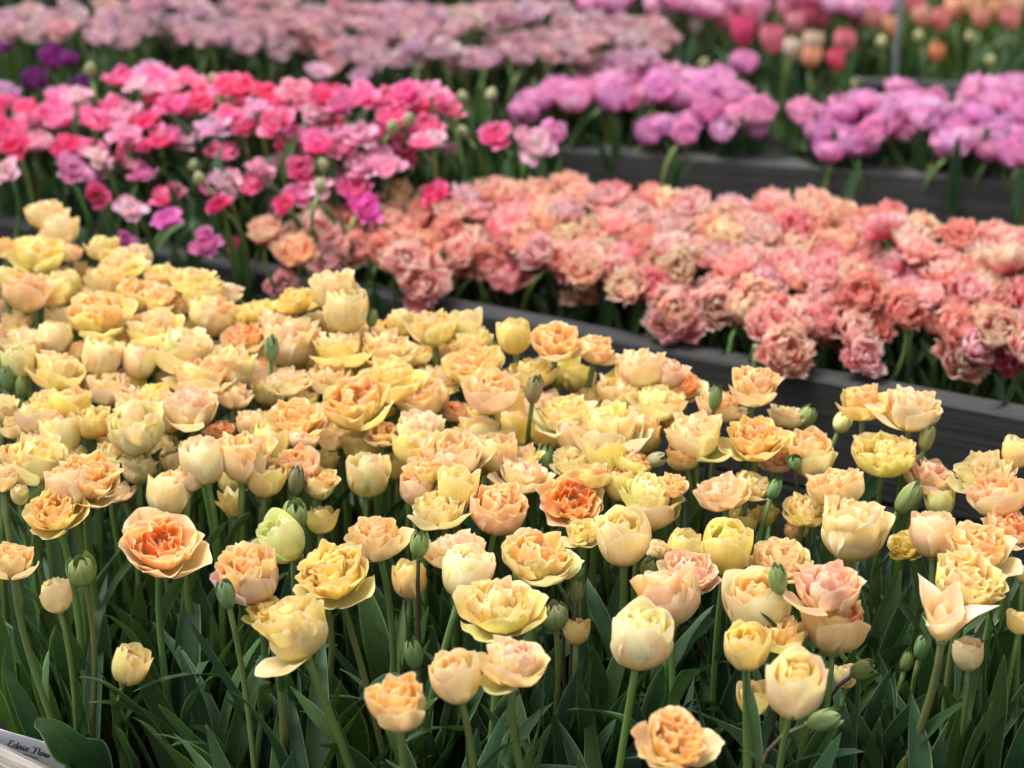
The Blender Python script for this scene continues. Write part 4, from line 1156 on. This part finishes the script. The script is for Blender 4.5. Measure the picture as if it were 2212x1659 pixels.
for (x, y, w, k, lab, var, tn, z) in [
    (490, 388, 84, 'white', "white and pink tulip lit up among the bare pink stems", 0, (1, 1, 1), .47),
    (280, 450, 76, 'white', "flat white and pink tulip low over the dark leaves", 1, (1, 1, 1), .44),
    (365, 470, 70, 'pink', "drooping magenta tulip with lilac petals, low beside the flat white one", 1, (.9, .8, 1.15), .43),
    (440, 522, 76, 'pink', "fallen magenta pink tulip lying on the leaves near the board", 1, (.8, .8, .95), .40),
    (505, 528, 44, 'pink', "small crimson bloom fallen beside the magenta one", 2, (.8, .7, .8), .39),
    (272, 516, 54, 'pink', "dark magenta bloom low against the soil", 1, (.6, .5, .7), .40),
    (770, 402, 86, 'pink', "pink tulip right above a magenta one beside the coral bed", 0, (1, 1, 1.1), .47),
    (790, 446, 78, 'pink', "vivid magenta tulip at the corner of the coral bed", 1, (.92, .5, 1.0), .45),
    (940, 414, 80, 'pink', "crimson tulip rising from the coral bed", 2, (1, 1, 1), .46),
    (1070, 286, 82, 'pink', "crimson pink tulip standing alone at the end of the pink bed", 0, (1, .9, 1), .50),
    (1155, 312, 96, 'white', "pale pink and cream tulip by the end of the grey board", 2, (1, 1, 1), .49),
    (1195, 285, 56, 'ball', "mauve tulip just above the end of the grey board", 0, (1, .95, .95), .48),
    (870, 318, 88, 'pink', "hot pink tulip hanging lowest on the end of the pink bed", 0, (1, 1, 1), .50),
    (612, 440, 56, 'pink', "small crimson tulip beside a bare stem above the lone apricot one", 2, (.95, .8, .9), .46),
    (210, 420, 60, 'pink', "small dull crimson tulip over the dark leaves", 2, (.85, .8, .9), .46),
    (160, 365, 86, 'pink', "mauve pink tulip low beside a pale one", 3, (.88, .8, .95), .48),
    (212, 335, 66, 'white', "pale cream and pink tulip in the front of the pink bed", 3, (1, 1.02, .9), .50),
    (10, 370, 70, 'white', "white and pink tulip cut by the picture edge in the pink bed", 1, (1, .95, .95), .49),
    (30, 310, 80, 'pink', "crimson pink tulip cut by the picture edge", 2, (1, 1, 1), .51),
    (970, 320, 34, 'pink', "small faded pink tulip past the end of the pink bed", 3, (.8, .75, .8), .48),
    (470, 440, 56, 'pink', "deep crimson petals hanging beneath the bright white tulip", 2, (.85, .6, .8), .46),
    (650, 360, 70, 'pink', "crimson pink tulip over the bare stems in the middle", 0, (.9, .8, .85), .49),
    (565, 360, 64, 'pink', "mottled pink tulip beside the bright white one", 3, (.9, .85, .85), .49)]:
    h, t = at_z(x, y, z)
    mass_tulip("pink_tulip", h, w * t / FPX, k, var, rng, .235, lab, "tulip", "hot pink tulips", tint=tn, axis=np.array([rng.normal(0, .35), rng.normal(-.5, .25), 1.0]), leaf=(.15, .22))
for (x, y, lab) in [(975, 255, "round pale seed pod past the end of the pink bed"), (1000, 285, "green seed pod lower of two past the pink bed"), (690, 400, "pale seed pods on a bare stem in front of the pink bed"),
                    (700, 355, "green seed pod above the pale ones before the pink bed"), (430, 385, "whitish seed pod beside the bright white tulip"), (350, 300, "seed pod on a pale bent stem in the pink bed"),
                    (1000, 210, "cream seed pod in the dark gap under the dusty pink tulips"), (1062, 205, "pale grey seed pod in the dark gap under the dusty tulips")]:
    h, t = at_z(x, y, .50)
    mass_tulip("spent_tulip", h, 28 * t / FPX, 'pod', 0, rng, .235, lab, "spent tulip", "seed pods in the hot pink bed", nleaf=3, leaf=(.2, .3), tint=(1.25, 1.2, 1.3))

# ---- dusty pink doubles at the back
rng = np.random.default_rng(401)
def z_du(p, rng):
    return .44 + rng.normal(0, .02)
def place_du(h, px, py, dep):
    var = int(rng.integers(8))
    look = ["dusty pink", "pale dusty pink", "mauve pink", "faded rose"][var % 4]
    row = "on the far edge of their bed" if py < 50 else ("nearest the hot pink tulips" if py > 110 else "in the middle of their bed")
    mass_tulip("dusty_pink_tulip", h, rng.uniform(.050, .065), 'dusty', var, rng, .06, f"?{look} double tulip", "tulip", "dusty pink tulips", tint=tuple(.90 + rng.normal(0, .05, 3)), nleaf=3, leaf=(.26, .36))
POLY_DU = [(-20, 30), (100, 20), (300, 0), (420, -40), (660, -40), (700, 20), (800, 15), (1200, 15), (1230, 35), (1480, 50), (1470, 90), (1380, 130), (1300, 160), (1150, 145), (1000, 150), (840, 130), (740, 140), (560, 110), (400, 90), (200, 90), (-20, 85)]
COUNT['dusty'] = scatter(POLY_DU, z_du, .0515, rng, place_du)
for (x, y, w, k, lab, tn) in [(690, 155, 60, 'dusty', "pale dusty tulip drooping under its bed above the pink ones", (1.15, 1.15, 1.2)), (785, 160, 60, 'dusty', "mauve dusty tulip drooping low under its bed", (.95, .9, 1)),
                              (600, 60, 56, 'dusty', "greyish dusty tulip low in its bed", (1, 1, 1))]:
    h, t = at_z(x, y, .42)
    mass_tulip("dusty_pink_tulip", h, w * t / FPX, k, 3, rng, .06, lab, "tulip", "dusty pink tulips", tint=tn, leaf=(.26, .36))

# ---- purple tulips at the left edge
for (x, y, w, z, lab, tn) in [(5, 95, 50, .47, "violet tulip at the picture edge under the dusty bed", (.62, .28, .75)), (115, 125, 56, .46, "dark purple tulip in the dark gap before the dusty bed", (.36, .10, .42)),
                              (150, 128, 40, .46, "small purple tulip touching the dark purple one", (.36, .12, .42)), (75, 172, 60, .46, "dim purple tulip above the crimson ones", (.26, .10, .32)),
                              (8, 205, 66, .49, "pale lavender tulip at the picture edge", (.85, 1.05, .95)), (40, 225, 46, .48, "purple tulip beside the pale lavender one", (.32, .16, .45)),
                              (175, 178, 40, .46, "deep purple bud-like tulip behind the hot pink bed", (.24, .08, .30))]:
    h, t = at_z(x, y, z)
    mass_tulip("purple_tulip", h, w * t / FPX, 'ball', int(rng.integers(3)), rng, .18, lab, "tulip", "purple tulips", tint=tn, leaf=(.22, .3))

# ---- lilac fringed balls above the grey board
rng = np.random.default_rng(501)
def z_li(p, rng):
    return .400 + min(.07, max(0, l2_dist(p)) * .22) + rng.normal(0, .015)
def place_li(h, px, py, dep):
    if l2_dist(h) < .0:
        return
    var = int(rng.integers(6))
    side = "in the clump over the board's near end" if px < 1690 else "in the clump running out of the picture"
    row = "front" if l2_dist(h) < .14 else "back"
    look = ["lilac", "deep lilac", "pale lilac"][var % 3]
    mass_tulip("lilac_tulip", h, rng.uniform(.050, .066), 'ball', var, rng, .235, f"?{look} ball-shaped tulip", "tulip", "lilac tulips", tint=tuple(1 + rng.normal(0, .04, 3)), leaf=(.14, .22))
POLY_LI = [[(1115, 235), (1180, 195), (1260, 180), (1340, 175), (1380, 145), (1430, 140), (1500, 165), (1560, 150), (1610, 200), (1640, 230), (1670, 265), (1640, 300), (1540, 285), (1480, 270), (1400, 290), (1370, 240), (1250, 220), (1180, 240), (1120, 250)],
           [(1690, 240), (1740, 225), (1850, 215), (1900, 230), (1960, 190), (2050, 210), (2130, 185), (2230, 170), (2230, 350), (2160, 340), (2110, 335), (2060, 350), (2010, 320), (2030, 275), (1960, 280), (1880, 320), (1800, 325), (1740, 310), (1760, 275), (1700, 265)]]
COUNT['lilac'] = sum(scatter(P, z_li, .0395, rng, place_li) for P in POLY_LI)
for (x, y, w, lab) in [(1606, 136, 62, "lone lilac tulip higher than the others before the pink singles"), (1945, 192, 62, "lilac tulip below the thin grey stake"), (1795, 330, 60, "lilac tulip lowest over the grey board, hanging low"),
                       (2190, 330, 76, "lilac tulip over the board at the picture edge"), (1480, 290, 60, "drooping lilac tulip under the near clump"),
                       (1128, 240, 56, "lilac tulip at the tapering end of the near clump"), (1165, 218, 62, "second lilac tulip from the tapering end"), (1205, 205, 66, "third lilac tulip from the tapering end"),
                       (1245, 198, 66, "fourth lilac tulip from the tapering end"), (1288, 196, 70, "fifth lilac tulip from the tapering end"), (1330, 190, 70, "sixth lilac tulip from the tapering end"),
                       (1265, 176, 56, "small lilac tulip behind the tapering row"), (1370, 190, 70, "lilac tulip where the tapering row meets the near clump")]:
    h, t = at_z(x, y, .43 if y > 200 else .40)
    mass_tulip("lilac_tulip", h, w * t / FPX, 'ball', 1, rng, .235, lab, "tulip", "lilac tulips", leaf=(.14, .22))

# ---- single tulips, mauve rows, stake and grassy foliage at the far right
rng = np.random.default_rng(601)
SING = [(1604, 70, 56, (.86, .12, .28), "deep pink"), (1584, 52, 40, (.80, .30, .38), "dusky pink"), (1668, 88, 56, (.88, .26, .36), "rose pink"), (1745, 34, 50, (.88, .20, .28), "coral red"),
        (1823, 92, 46, (.88, .30, .36), "salmon pink"), (1806, 131, 42, (.88, .16, .26), "bright rose"), (1751, 126, 42, (.90, .45, .28), "apricot"), (1756, 94, 44, (.86, .66, .52), "cream and pink"),
        (1711, 107, 40, (.84, .70, .58), "cream"), (1923, 58, 42, (.90, .52, .32), "peach"), (1976, 10, 44, (.88, .22, .34), "strong pink"), (2023, 115, 36, (.86, .36, .18), "rusty orange"),
        (1850, 22, 66, (.86, .26, .36), "large pink"), (2030, 45, 44, (.86, .36, .32), "rosy orange"), (2100, 12, 44, (.90, .56, .34), "pale orange"), (2156, 22, 46, (.90, .50, .30), "soft orange"),
        (2060, 20, 44, (.90, .50, .32), "warm peach"), (2200, 10, 40, (.90, .60, .40), "light peach"), (1500, 60, 30, (.7, .6, .55), "greyish"), (1700, 20, 46, (.88, .40, .52), "mid pink"), (1790, 12, 50, (.84, .44, .62), "lilac pink"),
        (1640, 22, 46, (.82, .42, .62), "mauve"), (1910, 12, 50, (.80, .46, .70), "orchid"), (1560, 40, 44, (.86, .34, .50), "warm pink"), (1620, 34, 44, (.88, .30, .44), "clear pink"), (1720, 50, 42, (.88, .40, .46), "blush"),
        (1775, 40, 44, (.88, .28, .40), "candy pink"), (1880, 40, 42, (.88, .42, .40), "salmon"), (1990, 36, 40, (.90, .48, .36), "light salmon"), (2120, 40, 40, (.90, .44, .34), "coral orange"), (2185, 44, 40, (.88, .34, .34), "brick pink")]
for i, (x, y, w, c, word) in enumerate(SING):
    h, t = at_z(x, y, .33 + rng.normal(0, .01))
    mass_tulip("single_tulip", h, w * t / FPX, 'single', i % 4, rng, -.05, f"blurred {word} egg-shaped single tulip behind the lilac bed", "tulip", "single tulips behind the lilac bed",
               tint=c, axis=np.array([rng.normal(0, .1), rng.normal(0, .1), 1]), nleaf=4, leaf=(.22, .34))
for i, (x, y, lab) in enumerate([(1985, 78, "pale cream seed pod above the rusty orange tulip"), (1905, 90, "cream seed pod beside the thin grey stake"), (2140, 130, "small pale seed pod low in the grassy foliage"), (1520, 138, "cream seed pod past the lone lilac tulip"),
                                 (1850, 180, "pale seed pod over the far grey board"), (2095, 80, "whitish seed pod in the grassy foliage")]):
    h, t = at_z(x, y, .32)
    mass_tulip("spent_tulip", h, 24 * t / FPX, 'pod', 0, rng, -.05, lab, "spent tulip", "seed pods behind the lilac bed", tint=(1.5, 1.35, 1.4), nleaf=3, leaf=(.2, .3))
def place_mv(h, px, py, dep):
    mass_tulip("mauve_tulip", h, rng.uniform(.06, .075), 'ball', int(rng.integers(6)), rng, -.05, "?mauve far tulip", "tulip", "mauve tulips along the top border",
               tint=(1.05, 1.1, 1.0), nleaf=3, leaf=(.22, .32))
COUNT['mauve'] = scatter([(1210, -60), (1920, -60), (1920, 15), (1560, 30), (1480, 25), (1230, 12)], lambda p, r: .36 + r.normal(0, .02), .075, rng, place_mv)
h, t = at_z(1936, 172, .26)
v = tube_mesh("garden_stake", [(0, 0, -.3), (0, 0, .2), (.004, 0, .45), (.008, 0, .8)], [.0055] * 4, N("galvanised").plain((.22, .25, .28), .5, .4, metal=.2), 10)
tag(new_obj("garden_stake", v, loc=h + (0, .02, 0)), "thin grey metal stake rising beside the peach single tulip", "stake")

def foliage_mass(name, poly, z, n, lo, hi, seed, label):
    """uncountable far leaves as one mesh"""
    rng = np.random.default_rng(seed)
    Vs, Fs, Ps, k = [], [], [], 0
    bases = []
    for me in LEAVES[:10]:
        a = np.empty(len(me.vertices) * 3, dtype=np.float32); me.vertices.foreach_get("co", a)
        c = np.empty(len(me.vertices) * 4, dtype=np.float32); me.attributes["pc"].data.foreach_get("color", c)
        bases.append((a.reshape(16, 9, 3)[::3, ::4], c.reshape(16, 9, 4)[::3, ::4]))
    F0 = grid_faces(3, 6)
    tries = 0
    while n and tries < 20000:
        tries += 1
        p = np.array([rng.uniform(-1.6, 1.7), rng.uniform(3.3, 6.6), z])
        px, py, _ = to_px((p[0], p[1], z + .15))
        if not in_poly(px, py, poly):
            continue
        n -= 1
        V, c = bases[rng.integers(10)]
        az, s = rng.uniform(0, 6.28), rng.uniform(lo, hi)
        ca, sa = math.cos(az), math.sin(az)
        V = V.reshape(-1, 3) * (s * .8, s * .8, s)
        V = np.stack([V[:, 0] * ca - V[:, 1] * sa, V[:, 0] * sa + V[:, 1] * ca, V[:, 2]], 1) + p
        Vs.append(V); Fs.append(F0 + k); Ps.append(c.reshape(-1, 4)); k += len(V)
    o = new_obj(name, mesh(name, np.concatenate(Vs), np.concatenate(Fs), M_LEAF_FAR, pc=np.concatenate(Ps)))
    return tag(o, label, "foliage", kind="stuff")
k_ = N("far_foliage")
tc_ = k_.n("TexCoord")
nn = k_.noise(tc_.outputs["Object"], 9.0, 3.0)
cc_ = k_.mix(k_.ramp(nn, .35, .7), (.050, .085, .026), (.105, .150, .040))
M_LEAF_FAR = k_.leafy(cc_, k_.mix(1.0, cc_, (1.4, 1.5, .6), 'MULTIPLY'), .2, .5, .3)
foliage_mass("foliage", [(1480, -80), (2300, -80), (2300, 185), (1860, 178), (1640, 215), (1480, 170)], -.06, 1500, .22, .36, 9, "yellowish green grassy leaves filling the far corner behind the lilac tulips")
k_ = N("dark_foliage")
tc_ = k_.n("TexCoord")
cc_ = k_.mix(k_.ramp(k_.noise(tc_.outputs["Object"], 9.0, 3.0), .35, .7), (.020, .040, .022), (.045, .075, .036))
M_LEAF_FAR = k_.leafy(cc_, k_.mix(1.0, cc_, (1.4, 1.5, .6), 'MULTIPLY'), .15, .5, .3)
foliage_mass("foliage", [(-100, -160), (1500, -160), (1500, 240), (1000, 300), (-100, 240)], .04, 1900, .24, .36, 10, "dark green tulip leaves massed in the shade under the far beds")


for root, look, (px, py, dep) in PENDING:
    for (mx, my, short) in sorted(BED_MARKS, key=lambda m: math.hypot(m[0] - px, m[1] - py)):
        lab = f"{look}, {where(px - mx, py - my)} the {short}"
        if lab not in used:
            break
    used.add(lab)
    root["label"] = lab

# ------------------------------------------------------------------ leaves set by hand in the front, and the name tag
def hero_leaf(pts, half_px, zs=(.31, .26, .19, .10), seed=0, cup=.7, wave=.25, up=.35):
    """pts run from tip to foot"""
    P = [at_z(x, y, z) for (x, y), z in zip(pts, zs)]
    w = half_px * P[1][1] / FPX
    c = [p for p, _ in P][::-1]
    curve = bez(c[0], c[1] * 1.0, c[2] * 1.0, c[3], 20)
    face = CAM - c[1]
    face = face / np.linalg.norm(face) + np.array([rng_h.normal(0, .25), 0, up])
    near = min((q for q in TULIPS if q['kind'] != 'B'), key=lambda q: math.hypot(q['o'].location.x - c[0][0], q['o'].location.y - c[0][1]))
    root = near['o']
    off = np.array(root.location)
    me = leaf_mesh(curve - off, w, face, cup=cup, wave=wave, seed=900 + seed, nu=11, wpos=.45, basew=.6)
    return new_obj("leaf", me, root)
rng_h = np.random.default_rng(8)
HERO = [([(2, 1432), (40, 1480), (88, 1590), (112, 1690)], 24), ([(80, 1549), (122, 1580), (205, 1590), (222, 1745)], 58), ([(30, 1336), (42, 1400), (90, 1470), (128, 1570)], 20),
        ([(72, 1409), (78, 1470), (112, 1530), (130, 1610)], 21), ([(140, 1340), (165, 1400), (205, 1480), (240, 1590)], 21), ([(273, 1409), (318, 1480), (372, 1580), (440, 1690)], 24),
        ([(283, 1335), (322, 1400), (340, 1480), (318, 1590)], 27), ([(413, 1569), (455, 1575), (474, 1610), (486, 1690)], 17), ([(247, 1567), (262, 1600), (288, 1650), (305, 1700)], 18),
        ([(162, 1462), (166, 1510), (176, 1560), (182, 1630)], 19), ([(237, 1492), (243, 1530), (256, 1580), (266, 1660)], 22), ([(646, 1536), (692, 1540), (718, 1590), (740, 1690)], 15),
        ([(616, 1447), (624, 1500), (610, 1580), (592, 1680)], 13), ([(484, 1503), (520, 1538), (560, 1580), (580, 1640)], 11), ([(843, 1357), (850, 1400), (857, 1440), (864, 1500)], 14),
        ([(1525, 1534), (1560, 1515), (1576, 1570), (1560, 1680)], 10), ([(1585, 1479), (1598, 1540), (1625, 1600), (1655, 1690)], 17), ([(1632, 1549), (1648, 1590), (1668, 1625), (1690, 1680)], 9),
        ([(1903, 1511), (1945, 1555), (1985, 1610), (2025, 1700)], 24), ([(2202, 1511), (2146, 1560), (2112, 1620), (2100, 1710)], 30), ([(2165, 1474), (2110, 1545), (2085, 1640), (2075, 1710)], 12),
        ([(1914, 1431), (1930, 1490), (1940, 1540), (1952, 1620)], 12), ([(1960, 1326), (1930, 1400), (1895, 1480), (1866, 1580)], 14), ([(2160, 1341), (2165, 1400), (2182, 1490), (2192, 1590)], 21),
        ([(1869, 1569), (1866, 1600), (1862, 1640), (1856, 1700)], 13), ([(225, 1320), (228, 1400), (222, 1470), (224, 1560)], 20), ([(300, 1255), (302, 1330), (300, 1400), (296, 1500)], 22),
        ([(455, 1330), (470, 1400), (478, 1470), (470, 1580)], 15), ([(780, 1480), (806, 1530), (820, 1580), (826, 1680)], 20), ([(1090, 1500), (1098, 1560), (1094, 1620), (1090, 1700)], 22),
        ([(1200, 1420), (1204, 1490), (1190, 1570), (1180, 1680)], 14), ([(1290, 1500), (1300, 1560), (1310, 1620), (1318, 1700)], 20), ([(350, 1290), (368, 1360), (384, 1430), (392, 1520)], 14), ([(-12, 1290), (0, 1380), (14, 1470), (32, 1580)], 25),
        ([(22, 1372), (14, 1440), (24, 1510), (48, 1600)], 18), ([(-34, 1440), (-12, 1500), (8, 1550), (40, 1620)], 17), ([(52, 1300), (50, 1370), (56, 1450), (66, 1560)], 18)]
for i, (pts, hw) in enumerate(HERO):
    hero_leaf(pts, hw, seed=i, wave=.30 if hw > 40 else .2, cup=.40 if hw > 40 else (.55 if hw > 24 else .8), up=.1 if hw > 40 else .35)

# white plastic name tag pushed in behind the front board
M_TAG = N("white_plastic").plain((.66, .68, .72), .38, .4)
M_INK = N("black_ink").plain((.006, .006, .012), .6, .2)
M_INK2 = N("blue_ink").plain((.06, .09, .20), .6, .2)
T0, _t = at_z(-62, 1557, .202)                     # ends of its upper edge
T1, _t = at_z(130, 1612, .190)
ex = T1 - T0
tag_w = float(np.linalg.norm(ex)); ex /= tag_w
ey = np.array([0.0, -.10, 1.0]); ey -= ex * (ey @ ex); ey /= np.linalg.norm(ey)
P0 = T0 - ey * .034
ez = np.cross(ex, ey)
def tag_pt(a, b, c):
    return P0 + ex * a + ey * b + ez * c
TW, TH, TT = tag_w * 1.12, .034, .0010
def prism(pts2, z0, z1):
    n = len(pts2)
    V = [tag_pt(a, b, z0) for a, b in pts2] + [tag_pt(a, b, z1) for a, b in pts2]
    F = [list(range(n))[::-1], list(range(n, 2 * n))] + [[i, (i + 1) % n, n + (i + 1) % n, n + i] for i in range(n)]
    return V, F
corner = [(0, -.03), (TW, -.03), (TW, TH - .003), (TW - .001, TH - .001), (TW - .003, TH), (0, TH)]
V, F = prism(corner, 0, TT)
card = tag(new_obj("name_tag", mesh("name_tag", V, F, M_TAG, smooth=False)), "white plastic name tag with black script lettering behind the silvery board", "name tag")
def stroke(pts, width, V, F, sx, sy, ox, oy, slant=.30):
    """a brush stroke: thick on down-strokes, thin on up-strokes"""
    p = np.array(pts, float)
    if len(p) > 2:                                 # smooth the corner points
        q = []
        for i in range(len(p) - 1):
            a, b, c, d = p[max(i - 1, 0)], p[i], p[i + 1], p[min(i + 2, len(p) - 1)]
            for t in np.linspace(0, 1, 6, endpoint=False):
                q.append(.5 * ((2 * b) + (c - a) * t + (2 * a - 5 * b + 4 * c - d) * t * t + (3 * b - a - 3 * c + d) * t ** 3))
        p = np.array(q + [p[-1]])
    d = np.gradient(p, axis=0)
    d /= np.maximum(np.linalg.norm(d, axis=1), 1e-6)[:, None]
    w = width * (.42 + .58 * np.abs(d[:, 1]))
    k = len(V)
    for i in range(len(p)):
        nx, ny = -d[i, 1], d[i, 0]
        for sgn in (-1, 1):
            a, b = p[i, 0] + sgn * nx * w[i] / 2, p[i, 1] + sgn * ny * w[i] / 2
            a += slant * b
            V.append(tag_pt(ox + a * sx, oy + b * sy, TT + .0002))
    for i in range(len(p) - 1):
        F.append([k + 2 * i, k + 2 * i + 1, k + 2 * i + 3, k + 2 * i + 2])
GLY = {'E': ([[(.62, .86), (.50, 1.0), (.28, .98), (.20, .80), (.34, .60), (.46, .56)], [(.46, .56), (.22, .54), (.06, .34), (.10, .10), (.30, 0), (.52, .10), (.60, .24)]], .66),
       'd': ([[(.42, .48), (.22, .56), (.06, .36), (.10, .08), (.26, .02), (.42, .30)], [(.50, 1.0), (.46, .6), (.42, .2), (.50, .02), (.60, .10)]], .56),
       'n': ([[(.06, .52), (.08, .3), (.06, 0)], [(.08, .34), (.26, .54), (.38, .46), (.36, .2), (.42, .02), (.54, .10)]], .50),
       'i': ([[(.10, .52), (.08, .22), (.14, .02), (.28, .10)], [(.13, .74), (.12, .66)]], .24),
       'e': ([[(.08, .26), (.36, .34), (.34, .52), (.18, .54), (.06, .30), (.12, .06), (.28, 0), (.44, .12)]], .44),
       'F': ([[(.06, .80), (.16, .98), (.45, .94), (.80, 1.0)], [(.44, .94), (.40, .5), (.30, .08), (.10, 0), (.02, .16)], [(.24, .50), (.46, .54), (.62, .50)]], .72),
       'l': ([[(.12, 1.0), (.10, .5), (.10, .12), (.18, .0), (.30, .10)]], .25),
       'o': ([[(.22, .54), (.08, .42), (.06, .14), (.20, .0), (.36, .16), (.36, .42), (.22, .54), (.44, .46)]], .44),
       'w': ([[(.06, .52), (.06, .16), (.16, .0), (.28, .14), (.30, .52)], [(.30, .4), (.32, .1), (.44, .0), (.58, .2), (.58, .52)]], .62)}
V, F = [], []
pen = 0
CAPH = .0112
x_start = .0
rr_ = ray(17, 1610)
tt_ = float(((P0 - CAM) @ ez) / (rr_ @ ez))
q = CAM + rr_ * tt_ - P0
ox, oy = float(q @ ex), float(q @ ey)
for ch in "Ednie Flow":
    if ch == ' ':
        pen += .34
        continue
    strokes, adv = GLY[ch]
    for st_ in strokes:
        stroke(np.array(st_) + (pen, 0), .175, V, F, CAPH * .94, CAPH, ox, oy)
    pen += adv + .07
new_obj("lettering", mesh("lettering", V, F, M_INK, smooth=False), card)
V, F = [], []
for i in range(9):
    stroke([(i * .5, .1), (i * .5 + .12, .5), (i * .5 + .22, .1), (i * .5 + .34, .45), (i * .5 + .40, .1)], .14, V, F, CAPH * .42, CAPH * .4, ox + pen * CAPH * .34, oy - CAPH * .62)
new_obj("small_print", mesh("small_print", V, F, M_INK2, smooth=False), card)
